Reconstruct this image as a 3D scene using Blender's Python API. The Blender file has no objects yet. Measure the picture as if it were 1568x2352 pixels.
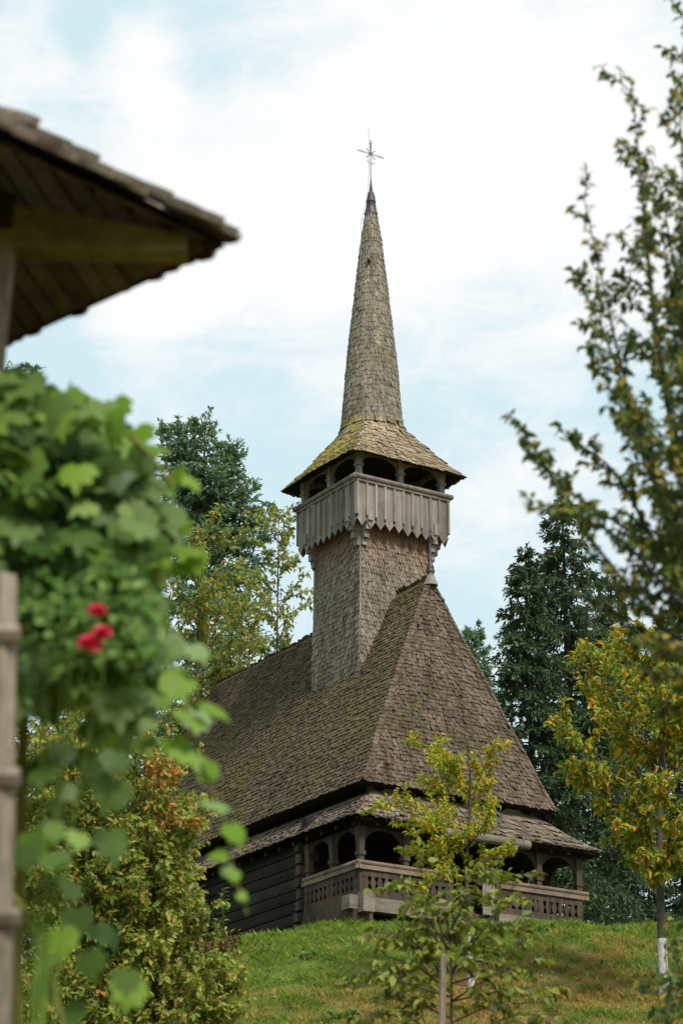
import bpy, math, random
import numpy as np
random.seed(7)
rng = np.random.default_rng(11)
SC = bpy.context.scene
COL = SC.collection

# ------------------------------------------------------------------ camera
F_PX = 5553.0; TH = 0.368; PSI = 0.5688
cam_d = bpy.data.cameras.new('camera'); cam = bpy.data.objects.new('camera', cam_d); COL.objects.link(cam)
cam.location = (0, 0, 0); cam.rotation_euler = (math.pi/2 + TH, 0, 0)
cam_d.sensor_fit = 'VERTICAL'; cam_d.sensor_height = 36.0; cam_d.lens = 36.0*F_PX/2352.0
cam_d.clip_start = 0.1; cam_d.clip_end = 6000
cam_d.dof.use_dof = True; cam_d.dof.focus_distance = 66.0; cam_d.dof.aperture_fstop = 2.5
SC.camera = cam
SC.render.resolution_x = 682; SC.render.resolution_y = 1024
SC.view_settings.view_transform = 'Standard'; SC.view_settings.look = 'None'
SC.view_settings.exposure = 1.12; SC.view_settings.gamma = 1.0

# ------------------------------------------------------------------ sun and sky
SUN_EL = math.radians(48); SUN_AZ = math.radians(150)      # compass bearing from +Y towards +X
sd = bpy.data.lights.new('sun', 'SUN'); sun = bpy.data.objects.new('sun', sd); COL.objects.link(sun)
sd.energy = 2.0; sd.angle = math.radians(12); sd.color = (1.0, 0.94, 0.85)
sun.rotation_euler = (math.pi/2 - SUN_EL, 0, math.pi - SUN_AZ)
W = bpy.data.worlds.new('World'); SC.world = W; W.use_nodes = True
nt = W.node_tree; nt.nodes.clear()
def N(t, **k):
    n = nt.nodes.new(t)
    for a, b in k.items(): setattr(n, a, b)
    return n
out = N('ShaderNodeOutputWorld'); bg = N('ShaderNodeBackground')
sky = N('ShaderNodeTexSky', sky_type='NISHITA'); sky.sun_disc = False
sky.sun_elevation = SUN_EL; sky.sun_rotation = SUN_AZ; sky.air_density = 1.0; sky.dust_density = 1.5
tc = N('ShaderNodeTexCoord')
def vdot(v):
    n = N('ShaderNodeVectorMath', operation='DOT_PRODUCT'); nt.links.new(tc.outputs['Generated'], n.inputs[0]); n.inputs[1].default_value = v
    return n.outputs['Value']
def mth(op, a, b=None, clamp=False):
    n = N('ShaderNodeMath', operation=op); n.use_clamp = clamp
    for i, s in enumerate((a, b)):
        if s is None: continue
        if isinstance(s, (int, float)): n.inputs[i].default_value = s
        else: nt.links.new(s, n.inputs[i])
    return n.outputs[0]
def skydir(px, py):
    d = np.array([(px-784)/F_PX, math.cos(TH) - (1176-py)/F_PX*math.sin(TH), math.sin(TH) + (1176-py)/F_PX*math.cos(TH)])
    return d/np.linalg.norm(d)
def blob(px, py, r, amt):           # a patch of cloud / of open blue at a bearing of the sky
    c = mth('SUBTRACT', 1.0, vdot(tuple(skydir(px, py))))       # ~ang^2/2
    c = mth('DIVIDE', c, (r/F_PX)**2)
    c = mth('SUBTRACT', 1.0, c, True)
    return mth('MULTIPLY', c, amt)
mp = N('ShaderNodeMapping'); mp.inputs['Scale'].default_value = (.8, 1.0, 1.5); nt.links.new(tc.outputs['Generated'], mp.inputs[0])
n1 = N('ShaderNodeTexNoise'); n1.inputs['Scale'].default_value = 11; n1.inputs['Detail'].default_value = 6; n1.inputs['Roughness'].default_value = 0.55; n1.inputs['Distortion'].default_value = 0.3
n2 = N('ShaderNodeTexNoise'); n2.inputs['Scale'].default_value = 36; n2.inputs['Detail'].default_value = 5; n2.inputs['Roughness'].default_value = 0.6
nt.links.new(mp.outputs[0], n1.inputs['Vector']); nt.links.new(mp.outputs[0], n2.inputs['Vector'])
n3 = N('ShaderNodeTexNoise'); n3.inputs['Scale'].default_value = 22; n3.inputs['Detail'].default_value = 8; n3.inputs['Roughness'].default_value = 0.68; n3.inputs['Distortion'].default_value = 0.8; nt.links.new(mp.outputs[0], n3.inputs['Vector'])
cov = mth('ADD', mth('MULTIPLY', n1.outputs['Fac'], 1.0), mth('MULTIPLY', mth('SUBTRACT', n3.outputs['Fac'], .5), 1.1))
cov = mth('ADD', cov, mth('MULTIPLY', n2.outputs['Fac'], 0.40))
for b in [(980, 250, 560, .50), (1350, 250, 480, .36), (330, 150, 90, .35), (330, 480, 230, .45), (60, 150, 140, .35), (700, 560, 190, .35), (330, 730, 120, .3), (760, 900, 90, .1), (950, 520, 160, .2), (1150, 1130, 90, .22), (1280, 1000, 110, .15),
          (520, 80, 120, -.22), (420, 260, 120, -.12), (180, 60, 60, -.15)]:
    cov = mth('ADD', cov, blob(*b))
rp = N('ShaderNodeMapRange', interpolation_type='SMOOTHSTEP'); nt.links.new(cov, rp.inputs[0])
rp.inputs[1].default_value = 0.62; rp.inputs[2].default_value = 1.30; rp.inputs[3].default_value = 0.0; rp.inputs[4].default_value = 1.0
# thin milky veil over the blue, thick white cloud over that
veil = N('ShaderNodeMix', data_type='RGBA'); veil.inputs[0].default_value = 0.9
nt.links.new(sky.outputs[0], veil.inputs[6]); veil.inputs[7].default_value = (5.9, 7.55, 8.1, 1)
cl = N('ShaderNodeMix', data_type='RGBA'); nt.links.new(rp.outputs[0], cl.inputs[0]); nt.links.new(veil.outputs[2], cl.inputs[6])
cl.inputs[7].default_value = (8.25, 8.3, 8.3, 1)
nt.links.new(cl.outputs[2], bg.inputs[0]); bg.inputs[1].default_value = 0.055
nt.links.new(bg.outputs[0], out.inputs[0])

# ------------------------------------------------------------------ helpers
FW = np.array([0, math.cos(TH), math.sin(TH)]); UP = np.array([0, -math.sin(TH), math.cos(TH)])
def P(px, py, Y):
    d = FW + (px-784)/F_PX*np.array([1., 0, 0]) + (1176-py)/F_PX*UP
    return d*(Y/d[1])
def tag(o, label, cat, group=None, kind=None):
    if label: o['label'] = label
    if cat: o['category'] = cat
    if group: o['group'] = group
    if kind: o['kind'] = kind
    return o
def link(o, parent=None):
    COL.objects.link(o)
    if parent: o.parent = parent
    return o
def empty(name, loc=(0, 0, 0), rz=0):
    o = bpy.data.objects.new(name, None); o.location = loc; o.rotation_euler = (0, 0, rz); o.empty_display_size = .3
    return link(o)
def mesh(name, V, Fc, mat, parent=None, smooth=False):
    me = bpy.data.meshes.new(name); V = np.asarray(V, dtype=float)
    me.from_pydata(V.tolist(), [], Fc if isinstance(Fc, list) else Fc.tolist()); me.update()
    if mat: me.materials.append(mat)
    if smooth: me.polygons.foreach_set('use_smooth', [True]*len(me.polygons))
    return link(bpy.data.objects.new(name, me), parent)
class MB:
    def __init__(s): s.V = []; s.F = []; s.n = 0
    def add(s, V, F):
        V = np.asarray(V, float)
        s.V.append(V); s.F += [[int(i)+s.n for i in f] for f in F]; s.n += len(V); return s
    def box(s, a, b, jit=0):
        x0, y0, z0 = a; x1, y1, z1 = b
        V = np.array([(x0,y0,z0),(x1,y0,z0),(x1,y1,z0),(x0,y1,z0),(x0,y0,z1),(x1,y0,z1),(x1,y1,z1),(x0,y1,z1)], float)
        if jit: V += rng.normal(0, jit, V.shape)
        return s.add(V, [(3,2,1,0),(4,5,6,7),(0,1,5,4),(1,2,6,5),(2,3,7,6),(3,0,4,7)])
    def tube(s, pts, rad, n=8, cap=True):
        pts = np.asarray(pts, float); m = len(pts)
        rad = np.full(m, rad) if np.isscalar(rad) else np.asarray(rad, float)
        T = np.gradient(pts, axis=0); T /= np.linalg.norm(T, axis=1)[:, None]+1e-9
        ref = np.array([0, 0, 1.]) if abs(T[0][2]) < .8 else np.array([1., 0, 0])
        A = np.cross(T, ref); A /= np.linalg.norm(A, axis=1)[:, None]+1e-9; B = np.cross(T, A)
        an = np.arange(n)*2*math.pi/n
        V = (pts[:, None] + rad[:, None, None]*(np.cos(an)[None, :, None]*A[:, None] + np.sin(an)[None, :, None]*B[:, None])).reshape(-1, 3)
        F = [(i*n+j, i*n+(j+1) % n, (i+1)*n+(j+1) % n, (i+1)*n+j) for i in range(m-1) for j in range(n)]
        if cap: F += [tuple(range(n)), tuple(range(m*n-1, m*n-n-1, -1))]
        return s.add(V, F)
    def lathe(s, c, prof, n=16):
        return s.tube([(c[0], c[1], z) for z, r in prof], [r for z, r in prof], n)
    def prism(s, outline, org, ax, ay, depth):         # 2D outline placed at org + x*ax + y*ay, thickness vector depth
        o = np.asarray(outline, float); org = np.asarray(org, float); ax = np.asarray(ax, float); ay = np.asarray(ay, float); dp = np.asarray(depth, float)
        V0 = org + o[:, :1]*ax + o[:, 1:]*ay; k = len(o)
        F = [tuple(range(k)), tuple(range(2*k-1, k-1, -1))] + [(i, i+k, (i+1) % k+k, (i+1) % k) for i in range(k)]
        return s.add(np.vstack([V0, V0+dp]), F)
    def build(s, name, mat, parent=None, smooth=False):
        return mesh(name, np.vstack(s.V), s.F, mat, parent, smooth)
def rope(a, b, r, pitch=.085):
    a = np.array(a, float); b = np.array(b, float); L = np.linalg.norm(b-a); m = int(L/pitch*4)
    t = np.linspace(0, 1, m)[:, None]
    return a+(b-a)*t, r*(1+.26*np.sin(np.arange(m)*math.pi/2))

# ------------------------------------------------------------------ materials
def newmat(name):
    m = bpy.data.materials.new(name); m.use_nodes = True; m.node_tree.nodes.clear(); return m
def ramp(t, fac, cols):
    r = t.nodes.new('ShaderNodeValToRGB'); t.links.new(fac, r.inputs[0]); e = r.color_ramp.elements
    while len(e) < len(cols): e.new(.5)
    for el, (p, c) in zip(e, cols): el.position = p; el.color = (*c, 1)
    return r.outputs[0]
def mixc(t, fac, a, b, mode='MIX'):
    m = t.nodes.new('ShaderNodeMix'); m.data_type = 'RGBA'; m.blend_type = mode
    for i, s in ((0, fac), (6, a), (7, b)):
        if isinstance(s, (int, float)): m.inputs[i].default_value = s
        elif isinstance(s, tuple): m.inputs[i].default_value = (*s, 1)
        else: t.links.new(s, m.inputs[i])
    return m.outputs[2]
def noise(t, scale, vec=None, detail=4, rough=.6):
    n = t.nodes.new('ShaderNodeTexNoise'); n.inputs['Scale'].default_value = scale; n.inputs['Detail'].default_value = detail; n.inputs['Roughness'].default_value = rough
    if vec is not None: t.links.new(vec, n.inputs['Vector'])
    return n.outputs['Fac']
def coords(t, scale=(1, 1, 1)):
    c = t.nodes.new('ShaderNodeTexCoord'); m = t.nodes.new('ShaderNodeMapping'); m.inputs['Scale'].default_value = scale
    t.links.new(c.outputs['Object'], m.inputs[0]); return m.outputs[0]
def island(t):
    return t.nodes.new('ShaderNodeNewGeometry').outputs['Random Per Island']
def finish(t, col, rough=.9, bump=None, bstr=.3, bdist=.02, trans=0, spec=.2):
    o = t.nodes.new('ShaderNodeOutputMaterial'); p = t.nodes.new('ShaderNodeBsdfPrincipled')
    t.links.new(col, p.inputs['Base Color']); p.inputs['Roughness'].default_value = rough
    p.inputs['Specular IOR Level'].default_value = spec
    if bump is not None:
        b = t.nodes.new('ShaderNodeBump'); b.inputs['Strength'].default_value = bstr; b.inputs['Distance'].default_value = bdist
        t.links.new(bump, b.inputs['Height']); t.links.new(b.outputs[0], p.inputs['Normal'])
    if trans:
        tr = t.nodes.new('ShaderNodeBsdfTranslucent'); t.links.new(col, tr.inputs[0]); mx = t.nodes.new('ShaderNodeMixShader'); mx.inputs[0].default_value = trans
        t.links.new(p.outputs[0], mx.inputs[1]); t.links.new(tr.outputs[0], mx.inputs[2]); t.links.new(mx.outputs[0], o.inputs[0])
    else: t.links.new(p.outputs[0], o.inputs[0])
def wood(name, dark, light, grain=(6, 6, .6), isl=.5, warm=None, moss=None):
    m = newmat(name); t = m.node_tree; v = coords(t, grain)
    g = noise(t, 6, v, 6, .7); big = noise(t, .7, coords(t), 4, .6)
    c = ramp(t, g, [(.3, dark), (.7, light)])
    c = mixc(t, .35, c, ramp(t, big, [(.35, dark), (.65, light)]))
    il = ramp(t, island(t), [(0, (1-isl*.6,)*3), (1, (1+isl*.6 if isl < .6 else 1.3,)*3)])
    c = mixc(t, 1.0, c, il, 'MULTIPLY')
    st_ = noise(t, 1.0, coords(t, tuple(q*.45 for q in grain)), 5, .75)
    c = mixc(t, 1.0, c, ramp(t, st_, [(.30, (.52, .50, .48)), (.5, (1, 1, 1)), (.72, (1.35, 1.33, 1.28))]), 'MULTIPLY')
    kn = noise(t, 2.2, coords(t), 6, .8); c = mixc(t, ramp(t, kn, [(.64, (0, 0, 0)), (.70, (.55,)*3)]), c, tuple(q*.55 for q in dark))
    if warm: c = mixc(t, ramp(t, noise(t, .9, coords(t), 3), [(.52, (0, 0, 0)), (.7, (.7,)*3)]), c, warm)
    if moss: c = mixc(t, ramp(t, noise(t, moss[1], coords(t), 5, .65), [(moss[2], (0, 0, 0)), (moss[2]+.18, (.8,)*3)]), c, moss[0])
    finish(t, c, .92, g, .4, .012); return m
M = {}
M['shaft'] = wood('shaft_shingle_wood', (.11, .086, .066), (.29, .242, .19), (8, 8, 1), .45, moss=((.13, .12, .05), .5, .60))
M['roof'] = wood('roof_shingle_wood', (.055, .040, .028), (.17, .126, .09), (8, 8, 1), .6, moss=((.095, .082, .03), .45, .54))
M['roofleft'] = wood('mossy_roof_shingle_wood', (.05, .037, .022), (.165, .125, .078), (8, 8, 1), .65, moss=((.10, .086, .028), .6, .46))
M['spire'] = wood('spire_shingle_wood', (.12, .10, .072), (.30, .262, .205), (8, 8, 1), .45, moss=((.14, .13, .055), .6, .58))
M['bell'] = wood('bell_roof_shingle_wood', (.14, .10, .06), (.33, .265, .175), (5, 5, 2), .5)
M['board'] = wood('weathered_board_wood', (.12, .10, .085), (.33, .29, .25), (9, 9, .5), .45)
M['beam'] = wood('old_beam_wood', (.11, .09, .07), (.27, .23, .185), (1.0, 9, 9), .3)
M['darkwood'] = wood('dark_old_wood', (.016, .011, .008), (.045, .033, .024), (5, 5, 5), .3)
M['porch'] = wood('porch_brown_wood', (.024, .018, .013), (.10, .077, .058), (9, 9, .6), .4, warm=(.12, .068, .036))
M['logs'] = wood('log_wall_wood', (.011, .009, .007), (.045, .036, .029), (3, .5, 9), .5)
M['pale'] = wood('pale_panel_wood', (.2, .18, .15), (.36, .33, .28), (2, 2, 6), .2)
M['post'] = wood('sunbleached_post_wood', (.09, .07, .05), (.36, .30, .235), (10, 10, 1.6), .3)
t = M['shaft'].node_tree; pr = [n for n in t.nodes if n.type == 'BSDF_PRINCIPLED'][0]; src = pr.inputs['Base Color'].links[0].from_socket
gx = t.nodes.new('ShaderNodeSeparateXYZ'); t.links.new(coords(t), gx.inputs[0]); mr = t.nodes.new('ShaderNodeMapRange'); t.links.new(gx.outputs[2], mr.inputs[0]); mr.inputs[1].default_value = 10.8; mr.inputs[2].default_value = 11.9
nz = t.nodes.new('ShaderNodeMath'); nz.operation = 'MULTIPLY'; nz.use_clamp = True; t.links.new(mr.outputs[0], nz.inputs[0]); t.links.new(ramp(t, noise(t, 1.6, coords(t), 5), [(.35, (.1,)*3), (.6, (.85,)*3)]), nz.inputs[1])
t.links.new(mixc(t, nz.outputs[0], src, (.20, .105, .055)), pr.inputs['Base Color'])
# the bell roof carries a bright moss patch on its left flank
t = M['bell'].node_tree; pr = [n for n in t.nodes if n.type == 'BSDF_PRINCIPLED'][0]; src = pr.inputs['Base Color'].links[0].from_socket
gx = t.nodes.new('ShaderNodeSeparateXYZ'); t.links.new(coords(t), gx.inputs[0])
sb = t.nodes.new('ShaderNodeMath'); sb.operation = 'SUBTRACT'; t.links.new(gx.outputs[1], sb.inputs[0]); t.links.new(gx.outputs[0], sb.inputs[1]); mr = t.nodes.new('ShaderNodeMapRange'); t.links.new(sb.outputs[0], mr.inputs[0]); mr.inputs[1].default_value = 1.22; mr.inputs[2].default_value = 1.6
nz = t.nodes.new('ShaderNodeMath'); nz.operation = 'MULTIPLY'; nz.use_clamp = True; t.links.new(mr.outputs[0], nz.inputs[0]); t.links.new(ramp(t, noise(t, 2.2, coords(t), 5), [(.40, (0, 0, 0)), (.56, (1, 1, 1))]), nz.inputs[1])
t.links.new(mixc(t, nz.outputs[0], src, (.30, .25, .03)), pr.inputs['Base Color'])
def metal(name, col, rough=.5, mt=.8):
    m = newmat(name); t = m.node_tree; c = ramp(t, noise(t, 8, coords(t)), [(.3, tuple(x*.6 for x in col)), (.7, col)]); finish(t, c, rough)
    p = [n for n in t.nodes if n.type == 'BSDF_PRINCIPLED'][0]; p.inputs['Metallic'].default_value = mt; return m
M['tin'] = metal('dark_tin', (.10, .08, .085), .5, .5); M['iron'] = metal('thin_iron', (.16, .13, .14), .5, .3); M['wire'] = metal('pale_wire', (.35, .42, .42), .4, .6)
M['tincap'] = metal('dull_zinc', (.26, .225, .2), .7, .1); M['zinc'] = metal('pale_zinc', (.42, .38, .35), .5, .4)
def leafmat(name, cols, trans=.35, rough=.55, spec=.35, vein=0.1):
    m = newmat(name); t = m.node_tree
    r = t.nodes.new('ShaderNodeValToRGB'); r.color_ramp.interpolation = 'LINEAR'; t.links.new(island(t), r.inputs[0]); e = r.color_ramp.elements
    while len(e) < len(cols): e.new(.5)
    for el, (p, c) in zip(e, cols): el.position = p; el.color = (*c, 1)
    c = mixc(t, ramp(t, noise(t, 1.3, coords(t), 3), [(.35, (.0,)*3), (.65, (.35,)*3)]), r.outputs[0], tuple(np.array(cols[0][1])*.7))
    finish(t, c, rough, trans=trans, spec=spec); return m
M['vine'] = leafmat('vine_leaf', [(0, (.045, .10, .014)), (.3, (.09, .17, .026)), (.55, (.15, .24, .05)), (.75, (.23, .33, .10)), (.88, (.26, .43, .03)), (1, (.33, .45, .13))], .45, .5, .35)
M['vine_bright'] = leafmat('vine_shoot_leaf', [(0, (.14, .28, .012)), (.5, (.24, .40, .03)), (.75, (.22, .36, .10)), (1, (.36, .50, .24))], .5, .55, .35)
M['rosel'] = leafmat('rose_leaf', [(0, (.06, .15, .02)), (.6, (.15, .29, .05)), (1, (.28, .42, .10))], .45)
M['pear'] = leafmat('pear_leaf', [(0, (.045, .085, .018)), (.55, (.11, .18, .03)), (.82, (.20, .26, .04)), (.93, (.50, .36, .05)), (1, (.55, .38, .05))], .5, .45, .4)
M['cherry'] = leafmat('cherry_leaf', [(0, (.11, .19, .02)), (.42, (.25, .34, .035)), (.66, (.42, .42, .04)), (.8, (.70, .44, .025)), (1, (.72, .32, .03))], .48)
M['cherry_far'] = leafmat('far_cherry_leaf', [(0, (.14, .22, .05)), (.5, (.28, .35, .07)), (.75, (.42, .42, .07)), (.88, (.62, .42, .06)), (1, (.66, .32, .05))], .48)
M['cherry_mid'] = leafmat('young_cherry_leaf', [(0, (.22, .32, .025)), (.4, (.40, .46, .035)), (.7, (.58, .52, .045)), (.86, (.70, .42, .03)), (1, (.66, .30, .03))], .5)
M['walnut'] = leafmat('walnut_leaf', [(0, (.12, .16, .018)), (.5, (.23, .29, .03)), (.78, (.36, .38, .06)), (.86, (.15, .08, .03)), (1, (.10, .05, .025))], .4)
M['oak'] = leafmat('oak_leaf', [(0, (.12, .19, .03)), (.35, (.26, .35, .045)), (.65, (.42, .45, .07)), (.88, (.56, .46, .13)), (1, (.48, .28, .05))], .48)
M['oak_orange'] = leafmat('oak_leaf_turned', [(0, (0.168, 0.084, 0.014)), (.5, (0.420, 0.210, 0.028)), (1, (0.630, 0.364, 0.070))], .3)
M['spruce'] = leafmat('spruce_needle', [(0, (.04, .075, .035)), (.5, (.075, .125, .052)), (1, (.14, .19, .075))], .35, .6)
M['fir'] = leafmat('fir_needle', [(0, (.10, .18, .09)), (.5, (.17, .28, .14)), (1, (.28, .37, .18))], .45, .6)
M['weed'] = leafmat('weed_leaf', [(0, (0.039, 0.111, 0.016)), (1, (0.143, 0.247, 0.039))], .4)
M['russet'] = leafmat('russet_leaf', [(0, (0.104, 0.046, 0.016)), (.5, (0.208, 0.091, 0.026)), (1, (0.130, 0.130, 0.026))], .3)
def barkmat(name, a, b):
    m = newmat(name); t = m.node_tree; g = noise(t, 9, coords(t, (3, 3, 1)), 5, .7); finish(t, ramp(t, g, [(.3, a), (.7, b)]), .95, g, .5); return m
M['bark'] = barkmat('bark', (.035, .028, .022), (.11, .09, .075)); M['bark_red'] = barkmat('reddish_bark', (.06, .035, .03), (.17, .11, .09))
M['lime'] = barkmat('limewash', (.22, .19, .17), (.62, .6, .58)); M['stem'] = barkmat('green_stem', (.10, .11, .02), (.2, .19, .05))
M['shoot'] = barkmat('green_shoot', (.06, .12, .015), (.13, .2, .03))
m = newmat('rose_petal'); t = m.node_tree; finish(t, ramp(t, island(t), [(0, (.55, .008, .045)), (1, (.8, .06, .14))]), .6, trans=.2); M['petal'] = m
m = newmat('cone_scale'); t = m.node_tree; finish(t, ramp(t, island(t), [(0, (.22, .09, .03)), (1, (.38, .17, .07))]), .8); M['cone'] = m

def groundcol(t, v):
    big = noise(t, .28, v, 4, .6); mid = noise(t, 1.6, v, 5, .65)
    green = ramp(t, mid, [(.3, (.065, .10, .014)), (.55, (.13, .19, .025)), (.8, (.21, .24, .045))])
    dry = ramp(t, mid, [(.3, (.14, .10, .022)), (.7, (.33, .205, .065))])
    # the mown, dried lower slope: browner towards the foot of the hill and to the right
    s = t.nodes.new('ShaderNodeSeparateXYZ'); t.links.new(v, s.inputs[0])
    def m_(op, a, b):
        n = t.nodes.new('ShaderNodeMath'); n.operation = op
        for i, q in enumerate((a, b)):
            if isinstance(q, (int, float)): n.inputs[i].default_value = q
            else: t.links.new(q, n.inputs[i])
        return n.outputs[0]
    w = m_('MULTIPLY', m_('SUBTRACT', 57.5, s.outputs[1]), .045)
    w = m_('ADD', w, m_('MULTIPLY', s.outputs[0], .035))
    w = m_('ADD', w, m_('MULTIPLY', m_('SUBTRACT', big, .5), 2.4))
    w = m_('ADD', w, m_('MULTIPLY', m_('SUBTRACT', mid, .5), 1.8))
    return mixc(t, ramp(t, w, [(.18, (0, 0, 0)), (.6, (.85,)*3)]), green, dry)
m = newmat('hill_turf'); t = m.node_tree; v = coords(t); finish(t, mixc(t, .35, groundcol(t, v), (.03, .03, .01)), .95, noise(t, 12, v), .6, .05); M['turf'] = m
m = newmat('grass_blade'); t = m.node_tree; v = coords(t); c = mixc(t, 1.0, groundcol(t, v), ramp(t, island(t), [(0, (.55, .6, .5)), (.8, (1.0, 1.0, 1.0)), (1, (1.5, 1.25, .9))]), 'MULTIPLY')
c = mixc(t, 1.0, c, (1.55, 1.55, 1.5), 'MULTIPLY'); finish(t, c, .7, trans=.3); M['grass'] = m

# ------------------------------------------------------------------ hillside
GY = [-200, 0, 5, 20, 46.5, 56, 60, 64, 72, 100, 300, 5000]; GZ = [-4, -1.6, -1.5, .2, 7.35, 10.75, 12.05, 12.3, 12.25, 8.5, -10, -80]
def ground(X, Y):
    X = np.asarray(X, float); Y = np.asarray(Y, float)
    z = np.interp(Y, GY, GZ)
    wy = np.clip((Y-35)/15, 0, 1)*np.clip((85-Y)/15, 0, 1)
    z = z - wy*.13*np.clip(.4-X, 0, 9)
    return z + wy*(.10*np.sin(X*.9+Y*.5)*np.sin(Y*.7-X*.3) + .05*np.sin(X*2.3+1)*np.sin(Y*1.9))
gx_ = np.unique(np.concatenate([np.linspace(-900, -40, 14), np.linspace(-40, 40, 161), np.linspace(40, 900, 14)]))
gy_ = np.unique(np.concatenate([np.linspace(-200, 0, 8), np.linspace(0, 40, 41), np.linspace(40, 76, 121), np.linspace(76, 200, 40), np.linspace(200, 5000, 20)]))
XX, YY = np.meshgrid(gx_, gy_); nx, ny = len(gx_), len(gy_)
V = np.stack([XX, YY, ground(XX, YY)], -1).reshape(-1, 3)
ii = (np.arange(ny-1)[:, None]*nx+np.arange(nx-1)[None]).reshape(-1)
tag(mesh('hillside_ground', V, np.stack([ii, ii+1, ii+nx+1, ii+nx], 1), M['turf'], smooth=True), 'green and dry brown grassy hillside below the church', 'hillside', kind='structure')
def tri_mesh(name, V, F, mat, parent=None, smooth=False):      # fast path for uniform triangles / quads
    V = np.ascontiguousarray(V, dtype=np.float32).reshape(-1, 3); F = np.ascontiguousarray(F, dtype=np.int32); k = F.shape[1]
    me = bpy.data.meshes.new(name); me.vertices.add(len(V)); me.vertices.foreach_set('co', V.ravel())
    me.loops.add(F.size); me.loops.foreach_set('vertex_index', F.ravel()); me.polygons.add(len(F))
    me.polygons.foreach_set('loop_start', np.arange(len(F), dtype=np.int32)*k); me.polygons.foreach_set('loop_total', np.full(len(F), k, dtype=np.int32))
    if smooth: me.polygons.foreach_set('use_smooth', np.ones(len(F), dtype=bool))
    me.update(calc_edges=True); me.materials.append(mat); me.validate()
    return link(bpy.data.objects.new(name, me), parent)
def blades(name, X, Y, h, w, mat):
    n = len(X); Z = ground(X, Y)-.01; a = rng.uniform(0, 2*math.pi, n); lean = rng.normal(0, .45, (n, 2))*h[:, None]
    B = np.stack([X, Y, Z], 1); d = np.stack([np.cos(a), np.sin(a), np.zeros(n)], 1)*w[:, None]
    V = np.stack([B-d, B+d, B + np.column_stack([lean*.35, h*.6]) + d*.6, B + np.column_stack([lean, h])], 1)
    F = np.arange(n)[:, None]*4
    return tri_mesh(name, V, np.vstack([F+[0, 1, 2], F+[0, 2, 3]]), mat)
n = 300000
gx2 = rng.uniform(-9, 13, n); gy2 = rng.uniform(45.5, 63, n); cl_ = np.sin(gx2*2.1+gy2)*np.sin(gy2*1.7-gx2)*.5+.5
cl_ = np.clip(cl_+.45*np.sin(gx2*.8-gy2*1.3)*np.sin(gx2*5+gy2*3.1), 0, 1.4)
tus = (np.sin(gx2*3.7+1.3*np.sin(gy2*2.1))*np.sin(gy2*4.3+gx2*1.1) > .72)
hh = rng.uniform(.05, .15, n)*(.35+.95*cl_) + tus*rng.uniform(0, .10, n) + np.clip((gy2-57)/4, 0, 1)*rng.uniform(0, .12, n)
loc = (gx2-.45)*math.sin(PSI)*-1 + (gy2-60)*math.cos(PSI)
keep = ~((loc > .1) & ((gx2-.45)*math.cos(PSI)+(gy2-60)*math.sin(PSI) > 0))
tag(blades('meadow_grass', gx2[keep], gy2[keep], hh[keep], rng.uniform(.004, .008, keep.sum()), M['grass']), 'short green and brownish grass covering the slope', 'grass', kind='stuff')

FALLEN = 5000; fx = rng.uniform(-8, 12, FALLEN); fy = rng.uniform(46, 60, FALLEN)
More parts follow.
